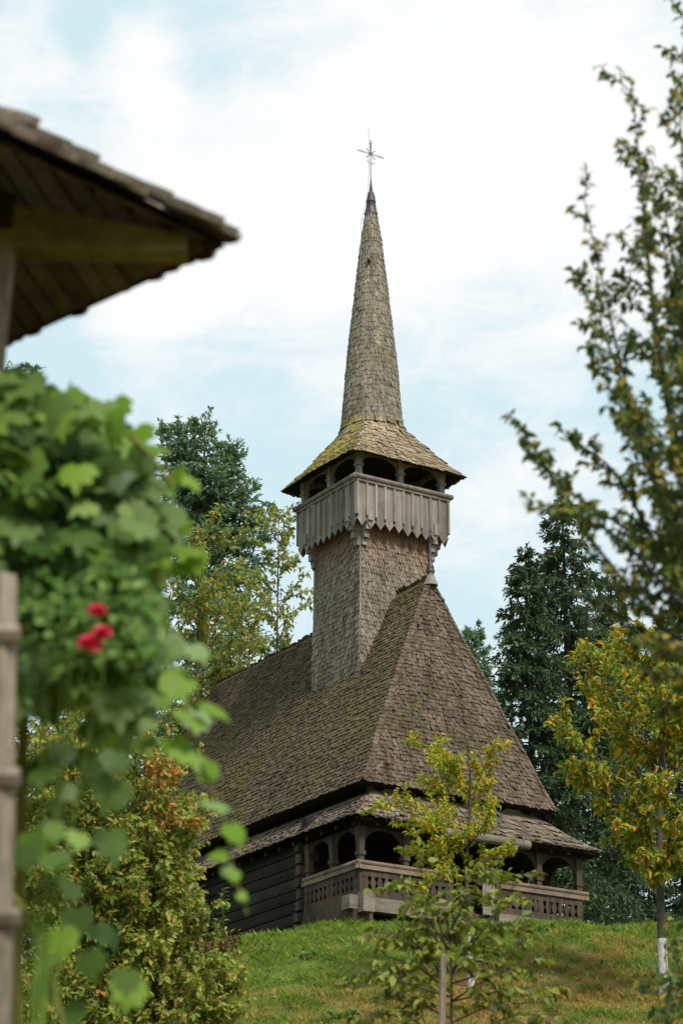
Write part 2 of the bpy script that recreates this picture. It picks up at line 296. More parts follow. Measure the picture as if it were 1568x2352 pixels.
# ------------------------------------------------------------------ shingle covering
RND = [(-.5, 0), (-.5, .5), (-.43, .62), (-.40, .90), (-.2, .985), (0, 1), (.2, .985), (.40, .90), (.43, .62), (.5, .5), (.5, 0)]
RAG = [(-.5, 0), (-.48, .93), (-.15, 1), (.3, .97), (.47, .92), (.5, 0)]
def shingles(name, S, w, ex, mat, parent, center, tpl=RND, lift=.03, thick=.016, closed=False, vlen=None, over=.03, hole=0.0, skip=None, tj=.012):
    # S(u,v): surface, v=0 at the eave and 1 at the top; vlen = length along v
    nr = max(2, int(vlen/ex)); tpl = np.array(tpl); k = len(tpl); VV = []; cnt = 0
    for r in range(nr+1):
        v = min(r/nr, .999)
        us = np.linspace(0, 1, 241); pl = S(us, np.full(241, v)); seg = np.linalg.norm(np.diff(pl, axis=0), axis=1); cum = np.concatenate([[0], np.cumsum(seg)])
        if cum[-1] < w*.6: continue
        n_ = max(1, int(round(cum[-1]/w))); pos = (np.arange(n_)+.5*(r % 2)+.25+rng.normal(0, .06, n_))/n_
        if not closed: pos = np.clip(pos, .3/n_, 1-.3/n_)
        pos = pos % 1.0 if closed else pos
        if hole:
            pos = pos[rng.random(n_) > hole]
        u = np.interp(pos*cum[-1], cum, us); m_ = len(u)
        if m_ == 0: continue
        e = 1e-3; p = S(u, np.full(m_, v))
        tt = S(np.clip(u+e, 0, 1), np.full(m_, v))-S(np.clip(u-e, 0, 1), np.full(m_, v)); tt /= np.linalg.norm(tt, axis=1)[:, None]+1e-12
        ve = .02; dn = S(u, np.full(m_, max(v-ve, 0)))-S(u, np.full(m_, min(v+ve, 1.0))); dn /= np.linalg.norm(dn, axis=1)[:, None]+1e-12
        nn = np.cross(tt, dn); nn /= np.linalg.norm(nn, axis=1)[:, None]+1e-12
        sg = np.sign((nn*(p-np.array(center))).sum(1)); sg[sg == 0] = 1; nn *= sg[:, None]
        if skip is not None:
            kp = ~skip(p); u, p, tt, dn, nn = u[kp], p[kp], tt[kp], dn[kp], nn[kp]; m_ = len(u)
            if m_ == 0: continue
        L = 2.1*ex*rng.uniform(.93, 1.08, m_); tail = p + dn*(over+rng.normal(0, tj, m_))[:, None]
        tail = tail + dn*(.012*np.sin(u*cum[-1]*2.3+r*1.9)+.010*np.sin(u*cum[-1]*6.1+r*3.7))[:, None]
        ww = (cum[-1]/n_)*rng.uniform(.86, 1.02, m_); sk = rng.normal(0, .02, m_)
        ddn = dn + tt*sk[:, None]
        lf = lift*rng.uniform(.55, 1.4, m_)*np.where(rng.random(m_) < .02, 1.8, 1)
        a = tpl[:, 0][None, :, None]; b = tpl[:, 1][None, :, None]
        hd = tail - ddn*L[:, None]
        top = hd[:, None] + a*ww[:, None, None]*tt[:, None] + b*L[:, None, None]*ddn[:, None] + nn[:, None]*(lf[:, None, None]*b + thick)
        bot = top - nn[:, None]*thick
        VV.append(np.concatenate([top, bot], 1).reshape(-1, 3)); cnt += m_
    V = np.vstack(VV); base = [tuple(range(k))] + [(i, i+k, i+1+k, i+1) for i in range(k-1)]
    Fc = [tuple(q+c*2*k for q in f) for c in range(cnt) for f in base]
    return mesh(name, V, Fc, mat, parent)
def sheet(mb, S, nu, nv, off=(0, 0, 0)):
    u, v = np.meshgrid(np.linspace(0, 1, nu), np.linspace(0, 1, nv)); V = S(u.ravel(), v.ravel())+np.array(off)
    mb.add(V, [(j*nu+i, j*nu+i+1, (j+1)*nu+i+1, (j+1)*nu+i) for j in range(nv-1) for i in range(nu-1)])

# ------------------------------------------------------------------ the wooden church (local frame: x along the porch front, y back along its side)
Z0 = 12.2
CH = tag(empty('wooden_church', (.45, 60.0, Z0), PSI), 'old wooden church with tall shingled spire and steep shingled roof on the hilltop', 'church')
CXc, TY = 3.55, 4.71
def zz(z): return z-Z0
# main roof
RZ = [16.0, 16.5, 17.5, 18.5, 19.5, 20.4, 21.2, 22.0, 22.3]; RW = [3.10, 2.84, 2.42, 1.93, 1.48, 1.04, .64, .27, .10]
arc = np.concatenate([[0], np.cumsum(np.hypot(np.diff(RZ), np.diff(RW)))]); RL = arc[-1]
YFz = [16.0, 16.5, 17.5, 19.6, 21.2, 22.3]; YF = [.49, .62, .86, 1.30, 1.62, 1.80]
YB = [17.2, 16.9, 16.3, 15.4, 14.5, 13.7]
def rz(v): return np.interp(v*RL, arc, RZ)
def S_left(u, v): z = rz(v); w = np.interp(z, RZ, RW); a = np.interp(z, YFz, YF); b = np.interp(z, YFz, YB); return np.stack([CXc-w, a+(b-a)*u, z-Z0 - .0*u], 1)
def S_right(u, v): q = S_left(u, v); q[:, 0] = 2*CXc-q[:, 0]; return q
def S_front(u, v): z = rz(v); w = np.interp(z, RZ, RW); return np.stack([CXc-w+2*w*u, np.interp(z, YFz, YF), z-Z0], 1)
def S_back(u, v): z = rz(v); w = np.interp(z, RZ, RW); return np.stack([CXc-w+2*w*u, np.interp(z, YFz, YB), z-Z0], 1)
UR = MB()
for S in (S_left, S_right, S_front, S_back): sheet(UR, S, 12, 14, (0, 0, -.03))
UR.box((.55, .62, zz(15.98)), (6.55, 17.0, zz(16.02)))
ROOF = UR.build('roof', M['darkwood'], CH)
inshaft = lambda p: (np.abs(p[:, 0]-CXc) < 1.18) & (np.abs(p[:, 1]-TY) < 1.18)
shingles('long_slope_shingles', S_left, .066, .125, M['roofleft'], ROOF, (CXc, 8, zz(16)), RAG, .045, .018, vlen=RL, over=.06, skip=inshaft)
shingles('long_slope_shingles', S_right, .12, .18, M['roof'], ROOF, (CXc, 8, zz(16)), RAG, .04, .018, vlen=RL, over=.06, skip=inshaft)
shingles('hipped_front_shingles', S_front, .092, .125, M['roof'], ROOF, (CXc, 8, zz(16)), RAG, .045, .02, vlen=RL, over=.06)
shingles('hipped_back_shingles', S_back, .14, .18, M['roof'], ROOF, (CXc, 8, zz(16)), RAG, .04, .018, vlen=RL, over=.06)
# ridge cap and hip caps
def capline(pts, w=.1, step=.13):
    mb = MB(); pts = np.asarray(pts, float); L = np.linalg.norm(np.diff(pts, axis=0), axis=1); cum = np.concatenate([[0], np.cumsum(L)])
    for s in np.arange(0, cum[-1]-.15, step):
        p = np.array([np.interp(s, cum, pts[:, i]) for i in range(3)]); q = np.array([np.interp(min(s+.26, cum[-1]), cum, pts[:, i]) for i in range(3)])
        d = q-p; side = np.cross(d, (0, 0, 1)); side /= np.linalg.norm(side)+1e-9; u = np.cross(side, d); u /= np.linalg.norm(u)
        for sg in (-1, 1):
            o = side*sg*w*rng.uniform(.8, 1.1); dz = -u*w*.75
            V = [p+u*.05, q+u*.015, q+o+dz+u*.015, p+o+dz+u*.05]; V += [x-u*.02 for x in V]
            mb.add(V, [(0, 1, 2, 3), (7, 6, 5, 4), (0, 3, 7, 4), (2, 6, 7, 3)])
    return mb
vv = np.linspace(0, 1, 30)
for u0, nm in ((0, 'hip_cap'),):
    capline(S_left(np.zeros(30), vv)+np.array([0, 0, .04]), .10).build('hip_cap', M['roof'], ROOF)
    capline(S_right(np.zeros(30), vv)+np.array([0, 0, .04]), .10).build('hip_cap', M['roof'], ROOF)
capline([(CXc, 1.8, zz(22.33)), (CXc, 3.5, zz(22.30))], .12).build('ridge_cap', M['roof'], ROOF)
capline([(CXc, 5.9, zz(22.3)), (CXc, 10, zz(22.30)), (CXc, 13.7, zz(22.30))], .12).build('ridge_cap', M['roof'], ROOF)
# clerestory wall under the upper eave
wl = MB(); wl.box((1.15, 1.05, zz(15.2)), (5.95, 16.5, zz(16.0))); wl.build('upper_wall', M['logs'], CH)
mb = MB()
for i in range(4):
    x0 = 1.0+i*1.3; arch = [(0, 0), (.12, 0)] + [(.65-.53*math.cos(a), .08+.42*math.sin(a)) for a in np.linspace(0, math.pi, 12)] + [(1.18, 0), (1.3, 0), (1.3, .66), (0, .66)]
    pan = [(.04, 0)] + [(.65-.5*math.cos(a), .05+.50*math.sin(a)) for a in np.linspace(0, math.pi, 14)] + [(1.26, 0)]
    mb.prism(pan, (x0, .93, zz(15.48)), (1, 0, 0), (0, 0, 1), (0, .05, 0))
mb.build('arched_panel', M['pale'], CH)
for i in range(5): mb = MB(); mb.box((.92+i*1.3, .9, zz(15.45)), (1.06+i*1.3, 1.04, zz(16.05))); mb.build('eave_strut', M['porch'], CH)

# skirt roof
def skirt_side(flip):
    def S(u, v):
        f = v**1.25; x = -.36+.98*v; ya = -.40+1.0*v; z = 14.77+.80*f; y = ya+(11.4-ya)*u
        x = 2*CXc-x if flip else x
        return np.stack([x, y, zz(z)+0*u], 1)
    return S
def S_skf(u, v):
    f = v**1.25; xa = -.36+.98*v; return np.stack([xa+(2*CXc-2*xa)*u, -.40+1.0*v, zz(14.77+.80*f - .04*np.exp(-((u-.5)/.5)**2)*(1-v))], 1)
SK = MB()
for S in (skirt_side(False), skirt_side(True), S_skf): sheet(SK, S, 20, 6, (0, 0, -.03)); sheet(SK, S, 20, 6, (0, 0, -.07))
SKO = SK.build('skirt_roof', M['darkwood'], CH)
M['skirt'] = wood('skirt_shingle_wood', (.08, .06, .045), (.24, .19, .145), (8, 8, 2), .6, moss=((.16, .11, .03), .7, .56))
shingles('skirt_front_shingles', S_skf, .12, .25, M['skirt'], SKO, (CXc, 6, zz(13)), RAG, .055, .03, vlen=1.28, over=.09, tj=.035)
shingles('skirt_side_shingles', skirt_side(False), .11, .17, M['skirt'], SKO, (CXc, 6, zz(13)), RAG, .05, .028, vlen=1.28, over=.07)
shingles('skirt_side_shingles', skirt_side(True), .15, .21, M['skirt'], SKO, (CXc, 6, zz(13)), RAG, .05, .028, vlen=1.28, over=.07)
v6 = np.linspace(0, 1, 8)
capline(skirt_side(False)(np.zeros(8), v6)+np.array([0, 0, .04]), .13).build('hip_cap', M['skirt'], SKO)
capline(skirt_side(True)(np.zeros(8), v6)+np.array([0, 0, .04]), .13).build('hip_cap', M['skirt'], SKO)
# rafters under the skirt
mb = MB()
for x in np.arange(.3, 6.9, .55): mb.prism([(0, 0), (.09, 0), (.09, .1), (0, .1)], (x, -.34, zz(14.60)), (1, 0, 0), (0, 0, 1), (0, .95, .55))
for y in np.arange(.6, 11, .7): mb.prism([(0, 0), (.09, 0), (.09, .1), (0, .1)], (-.30, y, zz(14.60)), (0, 1, 0), (0, 0, 1), (.9, 0, .55))
mb.build('rafter', M['darkwood'], SKO)
# log walls
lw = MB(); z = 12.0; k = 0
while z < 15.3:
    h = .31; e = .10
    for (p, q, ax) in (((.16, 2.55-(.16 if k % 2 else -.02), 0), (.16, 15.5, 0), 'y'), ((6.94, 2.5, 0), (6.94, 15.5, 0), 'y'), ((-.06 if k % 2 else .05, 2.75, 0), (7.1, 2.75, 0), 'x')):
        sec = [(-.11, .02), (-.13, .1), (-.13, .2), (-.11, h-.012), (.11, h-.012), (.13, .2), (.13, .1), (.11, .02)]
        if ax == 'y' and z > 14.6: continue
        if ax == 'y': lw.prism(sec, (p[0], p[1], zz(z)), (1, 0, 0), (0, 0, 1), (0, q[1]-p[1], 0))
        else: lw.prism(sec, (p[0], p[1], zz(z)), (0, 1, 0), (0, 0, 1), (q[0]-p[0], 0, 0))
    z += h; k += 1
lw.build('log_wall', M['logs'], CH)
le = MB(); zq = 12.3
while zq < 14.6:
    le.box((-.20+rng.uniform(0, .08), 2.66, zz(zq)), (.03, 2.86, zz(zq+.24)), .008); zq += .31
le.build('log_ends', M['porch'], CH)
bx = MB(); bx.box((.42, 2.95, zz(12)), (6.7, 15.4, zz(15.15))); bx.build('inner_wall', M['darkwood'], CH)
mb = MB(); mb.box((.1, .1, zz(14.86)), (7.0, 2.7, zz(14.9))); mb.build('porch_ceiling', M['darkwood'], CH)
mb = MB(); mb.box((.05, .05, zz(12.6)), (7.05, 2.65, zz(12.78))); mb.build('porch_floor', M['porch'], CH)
# sill beams with crossing ends
mb = MB(); mb.box((-.42, -.17, zz(12.45)), (3.0, .17, zz(12.80)), .008); mb.build('sill_beam', M['beam'], CH)
mb = MB(); mb.box((4.2, -.17, zz(12.45)), (7.5, .17, zz(12.80)), .008); mb.build('sill_beam', M['beam'], CH)
mb = MB(); mb.box((-.15, -.42, zz(12.36)), (.19, -.18, zz(12.88)), .006); mb.build('sill_beam', M['beam'], CH)
mb = MB(); mb.box((-.13, .18, zz(12.36)), (.19, 2.5, zz(12.70)), .006); mb.build('sill_beam', M['porch'], CH)
mb = MB(); mb.box((-.3, -.12, zz(12.1)), (.3, .5, zz(12.44)), .03); mb.build('corner_stone', M['porch'], CH)
# balustrade
def hourboards(a, b, z0, z1, n, outn, mat):
    a = np.array(a, float); b = np.array(b, float); w = np.linalg.norm(b-a)/n; d = (b-a)/np.linalg.norm(b-a); mb = MB(); H = z1-z0
    h = w/2-.003; c = .072
    R = [(h, 0), (h, .36*H), (h-c, .362*H), (h-.012, .55*H), (h-c*.95, .74*H), (h, .745*H), (h, H)]
    L = [(-x, y) for x, y in R][::-1]
    for i in range(n):
        o = a + d*w*(i+.5); yo = rng.normal(0, .004)
        mb.prism(R+L, (o[0]+outn[0]*yo, o[1]+outn[1]*yo, zz(z0)), (d[0], d[1], 0), (0, 0, 1), (outn[0]*.028, outn[1]*.028, 0))
    return mb.build('balustrade_board', mat, CH)
hourboards((.08, -.01), (2.75, -.01), 12.72, 13.56, 13, (0, -1), M['porch'])
hourboards((4.35, -.01), (7.02, -.01), 12.72, 13.56, 13, (0, -1), M['porch'])
hourboards((-.01, .1), (-.01, 2.6), 12.72, 13.56, 12, (-1, 0), M['porch'])
M['rail'] = wood('rail_wood', (.10, .075, .055), (.26, .2, .15), (4, 4, 4), .1, warm=(.28, .16, .08))
def rails(pts, zs):
    for (a, b) in pts:
        mb = MB(); p, r = rope((*a, zz(zs)), (*b, zz(zs)), .055); mb.tube(p, r, 8)
        a_ = np.array(a); b_ = np.array(b); lo = np.minimum(a_, b_)-.03; hi = np.maximum(a_, b_)+.03
        mb.build('rope_rail', M['rail'], CH)
        mb = MB(); mb.box((lo[0], lo[1], zz(zs-.17)), (hi[0], hi[1], zz(zs-.06))); mb.build('lower_rail', M['rail'], CH)
rails([((-.12, -.06), (2.75, -.06)), ((4.35, -.06), (7.2, -.06)), ((-.06, -.1), (-.06, 2.62))], 13.68)
# porch posts and arches
def arch(mb, a, b, ztop, zspring, th=.06, drop=.07, n=16, side=.0):
    a = np.array(a, float); b = np.array(b, float); L = np.linalg.norm(b-a); d = (b-a)/L; R = L/2-.05; hh = ztop-zspring-drop
    o = [(0, 0)] + [(L/2-R*math.cos(t_), hh*math.sin(t_)**.8) for t_ in np.linspace(0, math.pi, n)] + [(L, 0), (L, ztop-zspring), (0, ztop-zspring)]
    nrm = np.array([-d[1], d[0]])*th
    mb.prism(o, (a[0]-nrm[0]/2, a[1]-nrm[1]/2, zz(zspring)), (d[0], d[1], 0), (0, 0, 1), (nrm[0], nrm[1], 0))
def column(x, y, z0, z1, w, mat):
    mb = MB(); zc = z1-z0
    for (a, b, s0, s1) in ((0, .04, 1.25, 1.25), (.04, .6, 1.0, .86), (.6, .66, 1.2, 1.2), (.66, 1, .86, 1.3)):
        V = []
        for t_, s in ((a, s0), (b, s1)):
            q = w/2*s; V += [(x-q, y-q, zz(z0+zc*t_)), (x+q, y-q, zz(z0+zc*t_)), (x+q, y+q, zz(z0+zc*t_)), (x-q, y+q, zz(z0+zc*t_))]
        mb.add(V, [(3, 2, 1, 0), (4, 5, 6, 7), (0, 1, 5, 4), (1, 2, 6, 5), (2, 3, 7, 6), (3, 0, 4, 7)])
    return mb.build('porch_column', mat, CH)
xs = [.07, 1.42, 2.78, 4.3, 5.66, 6.98]
for x in xs: column(x, .06, 12.78, 14.62, .17, M['porch'])
for y in (1.33, 2.50): column(.07, y, 12.78, 14.62, .17, M['porch'])
column(6.98, 1.4, 12.78, 14.62, .17, M['porch']); column(6.98, 2.6, 12.78, 14.62, .17, M['porch'])
for a, b in zip(xs[:-1], xs[1:]):
    mb = MB(); arch(mb, (a, .06), (b, .06), 14.66, 13.92); mb.build('arch_brace', M['porch'], CH)
for x in (.07, 6.98):
    for a, b in ((.06, 1.33), (1.33, 2.55)):
        mb = MB(); arch(mb, (x, a), (x, b), 14.66, 13.92); mb.build('arch_brace', M['porch'], CH)
mb = MB(); mb.box((-.12, -.06, zz(14.63)), (7.22, .16, zz(14.82))); mb.build('wall_plate', M['darkwood'], CH)
mb = MB(); mb.box((3.72, -.13, zz(12.75)), (3.90, -.09, zz(14.03))); mb.box((3.905, -.13, zz(12.75)), (4.10, -.09, zz(14.0))); mb.build('gate_leaf', M['board'], CH)
# hollowed gutter log over the entrance
mb = MB(); gy0 = -.52
mb.tube([(2.28+i*(4.95-2.28)/8, gy0, zz(14.63)) for i in range(9)], .125, 14)
GT = mb.build('gutter_log', M['beam'], CH)
for x in (2.5, 4.7):
    mb = MB(); mb.tube([(x, gy0-.13, zz(14.62)), (x, gy0-.1, zz(14.78)), (x, gy0+.1, zz(14.9)), (x, gy0+.3, zz(14.95))], .014, 6); mb.build('hanger', M['iron'], GT)
# back corner post holding a downpipe hook
mb = MB(); mb.box((-.36, 7.68, zz(12.3)), (-.22, 7.84, zz(14.42)), .008); mb.box((-.42, 7.6, zz(14.0)), (-.2, 7.68, zz(14.16)), .004); mb.build('side_post', M['post'], CH)
mb = MB(); mb.tube([(-.4, 7.9, zz(14.75)), (-.1, 7.2, zz(15.35))], .012, 6); mb.tube([(-.46, 7.8, zz(14.6)), (-.46, 7.8, zz(14.78)), (-.44, 7.84, zz(14.84))], .02, 6); mb.build('eave_hook', M['zinc'], CH)

# tower shaft
def S_shaft(face):
    def S(u, v):
        z = 17.2+7.2*v; s = np.interp(z, [17.2, 20, 24.4], [1.36, 1.25, 1.19]); a = (u*2-1)*s
        if face == 0: x, y = CXc+a, TY-s
        elif face == 1: x, y = CXc-s, TY+a
        elif face == 2: x, y = CXc+s, TY+a
        else: x, y = CXc+a, TY+s
        return np.stack([x+0*u, y+0*u, zz(z)], 1)
    return S
mb = MB()
for f_ in range(4): sheet(mb, S_shaft(f_), 2, 8)
TW = mb.build('tower', M['darkwood'], CH)
for f_ in range(4):
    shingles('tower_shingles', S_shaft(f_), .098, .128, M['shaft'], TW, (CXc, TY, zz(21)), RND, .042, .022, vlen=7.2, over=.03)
# flared skirting where the shaft meets the left roof slope
mb = MB()
for sx in (-1, 1):
    for sy in (-1, 1):
        s = 1.2
        mb.tube([(CXc+sx*(s+.1-.0), TY+sy*(s+.1), zz(17.2)), (CXc+sx*1.235, TY+sy*1.235, zz(20.)), (CXc+sx*1.21, TY+sy*1.21, zz(24.4))], .035, 6)
mb.build('corner_batten', M['board'], TW)
# belfry gallery
GB = empty('belfry_gallery', (0, 0, 0)); GB.parent = CH
b_ = 1.56; Zb = 24.18; Zt = 25.52; nb = 10
def gal(face, a):       # point along a gallery face
    return {0: (CXc+a, TY-b_), 1: (CXc-b_, TY-a), 2: (CXc+b_, TY+a), 3: (CXc-a, TY+b_)}[face]
dirs = {0: (1, 0, 0), 1: (0, -1, 0), 2: (0, 1, 0), 3: (-1, 0, 0)}; outs = {0: (0, -1), 1: (-1, 0), 2: (1, 0), 3: (0, 1)}
for f_ in range(4):
    w = 2*b_/nb; h = w/2-.003; H = Zt-Zb; bd = MB(); bt = MB()
    Rr = [(0, 0), (h, .21), (h, .235), (h-.045, .275), (h, .32), (h, H)]; Ll = [(-x, y) for x, y in Rr[1:]][::-1]
    for i in range(nb):
        c = gal(f_, -b_+w*(i+.5)); on = outs[f_]; j = rng.normal(0, .004); dz = rng.normal(0, .012)
        bd.prism(Rr+Ll, (c[0]+on[0]*j, c[1]+on[1]*j, zz(Zb+dz)), dirs[f_], (0, 0, 1), (on[0]*.03, on[1]*.03, 0))
    for i in range(nb+1):
        c = gal(f_, -b_+w*i*.998+.002); on = outs[f_]; d = np.array(dirs[f_][:2])*.032; q = np.array(c)+np.array(on)*.034
        p0 = q-d; p1 = q+d+np.array(on)*.035
        bt.box((min(p0[0], p1[0]), min(p0[1], p1[1]), zz(Zb+.34)), (max(p0[0], p1[0]), max(p0[1], p1[1]), zz(Zt)))
    bd.build('gallery_boards', M['board'], GB); bt.build('gallery_battens', M['board'], GB)
    r = 1.66; on = np.array(outs[f_]); dd = np.array(dirs[f_][:2]); cc = np.array([CXc, TY])
    a = cc+on*r-dd*(r+.02); b = cc+on*r+dd*(r+.02)
    mb = MB(); p, rad = rope((*a, zz(25.66)), (*b, zz(25.66)), .062); mb.tube(p, rad, 8); mb.build('gallery_rope_rail', M['board'], GB)
    lo = np.minimum(cc+on*1.57-dd*1.60, cc+on*1.645+dd*1.60); hi = np.maximum(cc+on*1.57-dd*1.60, cc+on*1.645+dd*1.60)
    lo2 = np.minimum(cc+on*1.57-dd*1.60, cc+on*1.645+dd*1.60)
    mb = MB(); mb.box((lo2[0], lo2[1], zz(25.525)), (hi[0], hi[1], zz(25.61))); mb.build('gallery_moulding', M['board'], GB)
    for a in (-1.42, 0):
        c = cc+on*1.45+dd*a; mb = MB()
        for (t0, t1, s0, s1) in ((25.3, 26.05, .085, .075), (26.05, 26.12, .11, .11), (26.12, 26.6, .08, .12)):
            V = []
            for z_, s in ((t0, s0), (t1, s1)): V += [(c[0]-s, c[1]-s, zz(z_)), (c[0]+s, c[1]-s, zz(z_)), (c[0]+s, c[1]+s, zz(z_)), (c[0]-s, c[1]+s, zz(z_))]
            mb.add(V, [(3, 2, 1, 0), (4, 5, 6, 7), (0, 1, 5, 4), (1, 2, 6, 5), (2, 3, 7, 6), (3, 0, 4, 7)])
        mb.build('gallery_column', M['board'], GB)
    for a, b in ((-1.42, 0), (0, 1.42)):
        p = cc+on*1.45+dd*a; q = cc+on*1.45+dd*b; mb = MB(); arch(mb, p, q, 26.62, 26.0, .06, .16); mb.build('gallery_arch', M['board'], GB)
mb = MB(); mb.box((CXc-1.5, TY-1.5, zz(24.75)), (CXc+1.5, TY+1.5, zz(24.85))); mb.box((CXc-1.15, TY-1.15, zz(24.3)), (CXc+1.15, TY+1.15, zz(24.74))); mb.build('gallery_floor', M['darkwood'], GB)
for sx in (-1, 1):
    for sy in (-1, 1):
        mb = MB()
        for i, (r, z0, z1) in enumerate(((.44, 24.40, 24.73), (.34, 24.16, 24.39), (.24, 23.94, 24.15), (.14, 23.74, 23.93))):
            mb.box((CXc+sx*1.14-.085, min(TY+sy*1.2, TY+sy*(1.2+r)), zz(z0)), (CXc+sx*1.14+.085, max(TY+sy*1.2, TY+sy*(1.2+r)), zz(z1)))
            mb.box((min(CXc+sx*1.2, CXc+sx*(1.2+r))+.001, TY+sy*1.14-.08, zz(z0)+.002), (max(CXc+sx*1.2, CXc+sx*(1.2+r)), TY+sy*1.14+.08, zz(z1)-.002))
        mb.build('stepped_corbel', M['board'], GB)
# bell roof and spire (square eave easing into a round spire)
PZ = [26.26, 26.42, 26.66, 26.95, 27.24, 27.54, 27.8, 28.1, 28.6, 30.0, 31.4, 32.6, 33.8, 34.6, 35.3]
PS = [2.00, 1.84, 1.58, 1.36, 1.18, .99, .89, .86, .835, .735, .59, .46, .33, .235, .125]
PC = [2.74, 2.54, 2.23, 1.92, 1.64, 1.33, 1.06, .90, .835, .735, .59, .46, .33, .235, .125]
parc = np.concatenate([[0], np.cumsum(np.hypot(np.diff(PZ), np.diff(PS)))])
def S_ring(v0, v1):
    def S(u, v):
        q = (v0+(v1-v0)*v)*parc[-1]; z = np.interp(q, parc, PZ); s = np.interp(q, parc, PS); c = np.interp(q, parc, PC)
        ph = u*2*math.pi; sq = 1/np.maximum(np.abs(np.cos(ph)), np.abs(np.sin(ph)))
        R = s+(sq-1)/.41421*(c-s); return np.stack([CXc+R*np.cos(ph), TY+R*np.sin(ph), zz(z)], 1)
    return S
vb = parc[7]/parc[-1]
mb = MB(); sheet(mb, S_ring(0, vb), 65, 14, (0, 0, -.02)); mb.box((CXc-1.5, TY-1.5, zz(26.6)), (CXc+1.5, TY+1.5, zz(26.66)))
for f_ in range(4):
    for a in np.linspace(-1.7, 1.7, 9):
        on = np.array(outs[f_]); dd = np.array(dirs[f_][:2]); c = np.array([CXc, TY])+on*1.3+dd*a*.8; e = np.array([CXc, TY])+on*1.93+dd*a
        mb.tube([(*c, zz(26.62)), (*e, zz(26.25))], .04, 4)
BR = mb.build('bell_roof', M['darkwood'], CH)
shingles('bell_roof_shingles', S_ring(0, vb), .12, .155, M['bell'], BR, (CXc, TY, zz(25.5)), RAG, .035, .018, closed=True, vlen=parc[7], over=.05, hole=.01, tj=.02)
mb = MB(); sheet(mb, S_ring(vb, 1), 33, 20)
SP = mb.build('spire', M['darkwood'], CH)
shingles('spire_shingles', S_ring(vb, 1), .078, .15, M['spire'], SP, (CXc, TY, zz(31)), RND, .034, .018, closed=True, vlen=parc[-1]-parc[7], over=.03, hole=.008, tj=.018)
# tin cap, cross, lightning wire
cap = [(35.16, .205), (35.20, .215), (35.25, .185), (35.58, .135), (35.6, .155), (35.64, .15), (35.66, .13), (35.74, .135), (35.83, .115), (35.85, .085), (35.88, .10), (35.93, .09), (35.95, .06), (36.40, .018), (36.45, .012)]
mb = MB(); mb.lathe((CXc, TY), [(zz(z), r) for z, r in cap], 14); SPC = mb.build('spire_cap', M['tin'], CH, True)
def cross(x, y, zb, zt, s, name, th=.011):
    mb = MB(); zc = zt-s*.95; mb.tube([(x, y, zz(zb)), (x, y, zz(zt))], th, 5)
    for sg in (-1, 1):
        mb.tube([(x, y, zz(zc+sg*.02)), (x-s*.7, y, zz(zc+sg*.02))], th*.6, 4); mb.tube([(x, y, zz(zc+sg*.02)), (x+s*.7, y, zz(zc+sg*.02))], th*.6, 4)
        mb.tube([(x+sg*.02, y, zz(zc)), (x+sg*.02, y, zz(zt-.1*s))], th*.6, 4)
    def dia(c, ax):
        c = np.array(c); ax = np.array(ax, float); o = np.array([0, 0, 1.]) if ax[2] == 0 else np.array([1., 0, 0])
        q = [c-ax*.12*s, c+o*.08*s, c+ax*.12*s, c-o*.08*s, c-ax*.12*s]
        for a, b in zip(q[:-1], q[1:]): mb.tube([a, b], th*.7, 4)
        mb.tube([c+ax*.12*s, c+ax*.24*s], th, 4)
        mb.tube([c+ax*.24*s-o*.07*s, c+ax*.24*s+o*.07*s], th*.8, 4)
    dia((x-s*.8, y, zz(zc)), (-1, 0, 0)); dia((x+s*.8, y, zz(zc)), (1, 0, 0)); dia((x, y, zz(zt-.1*s)), (0, 0, 1))
    for a in (45, 135, 225, 315):
        d = np.array([math.cos(math.radians(a)), 0, math.sin(math.radians(a))]); c0 = np.array([x, y, zz(zc)]); mb.tube([c0+d*.1*s, c0+d*.5*s], th*1.1, 4)
    ring = [(x+.1*s*math.cos(a), y, zz(zc)+.1*s*math.sin(a)) for a in np.linspace(0, 2*math.pi, 13)]; mb.tube(ring, th*.9, 4, False)
    cr = [(x+.33*s*math.sin(a), y, zz(zc)-.72*s+.2*s-.25*s*math.cos(a)) for a in np.linspace(-1.25, 1.25, 11)]; mb.tube(cr, th*.8, 4)
    return mb.build(name, M['iron'], CH)
cross(CXc, TY, 36.3, 37.70, .44, 'cross', .013)
mb = MB(); mb.tube([(CXc-.14, TY-.1, zz(38.1)), (CXc-.13, TY-.1, zz(36.6)), (CXc-.2, TY-.1, zz(35.7)), (CXc-.42, TY-.1, zz(34.85)), (CXc-.43, TY-.1, zz(33.9)), (CXc-.47, TY-.1, zz(33.2))], .008, 5)
mb.tube([(CXc-.42, TY-.1, zz(34.85)), (CXc-.2, TY-.05, zz(34.85))], .008, 5); mb.build('lightning_wire', M['wire'], CH)
mb = MB()
for (u_, z_, s_) in ((.70, 33.35, .07),): mb.lathe((CXc-.06-.26, TY-.36), [(zz(z_-.07), .02), (zz(z_-.03), .055), (zz(z_+.03), .055), (zz(z_+.07), .02)], 8)
mb.build('knot_hole', M['logs'], SP)
# ridge finial with its own cross
FY = 1.80
mb = MB(); mb.lathe((CXc, FY), [(zz(z), r) for z, r in [(22.26, .21), (22.30, .205), (22.36, .18), (22.5, .12), (22.62, .085)]], 14); mb.build('finial_skirt', M['tincap'], CH, True)
mb = MB(); mb.lathe((CXc, FY), [(zz(z), r) for z, r in [(22.6, .09), (22.64, .12), (22.7, .13), (22.74, .10), (22.77, .115), (22.84, .10), (22.87, .075), (22.95, .06), (23.5, .018), (23.6, .01)]], 12); mb.build('finial', M['tin'], CH, True)
cross(CXc, FY, 23.3, 24.05, .27, 'small_cross', .010)

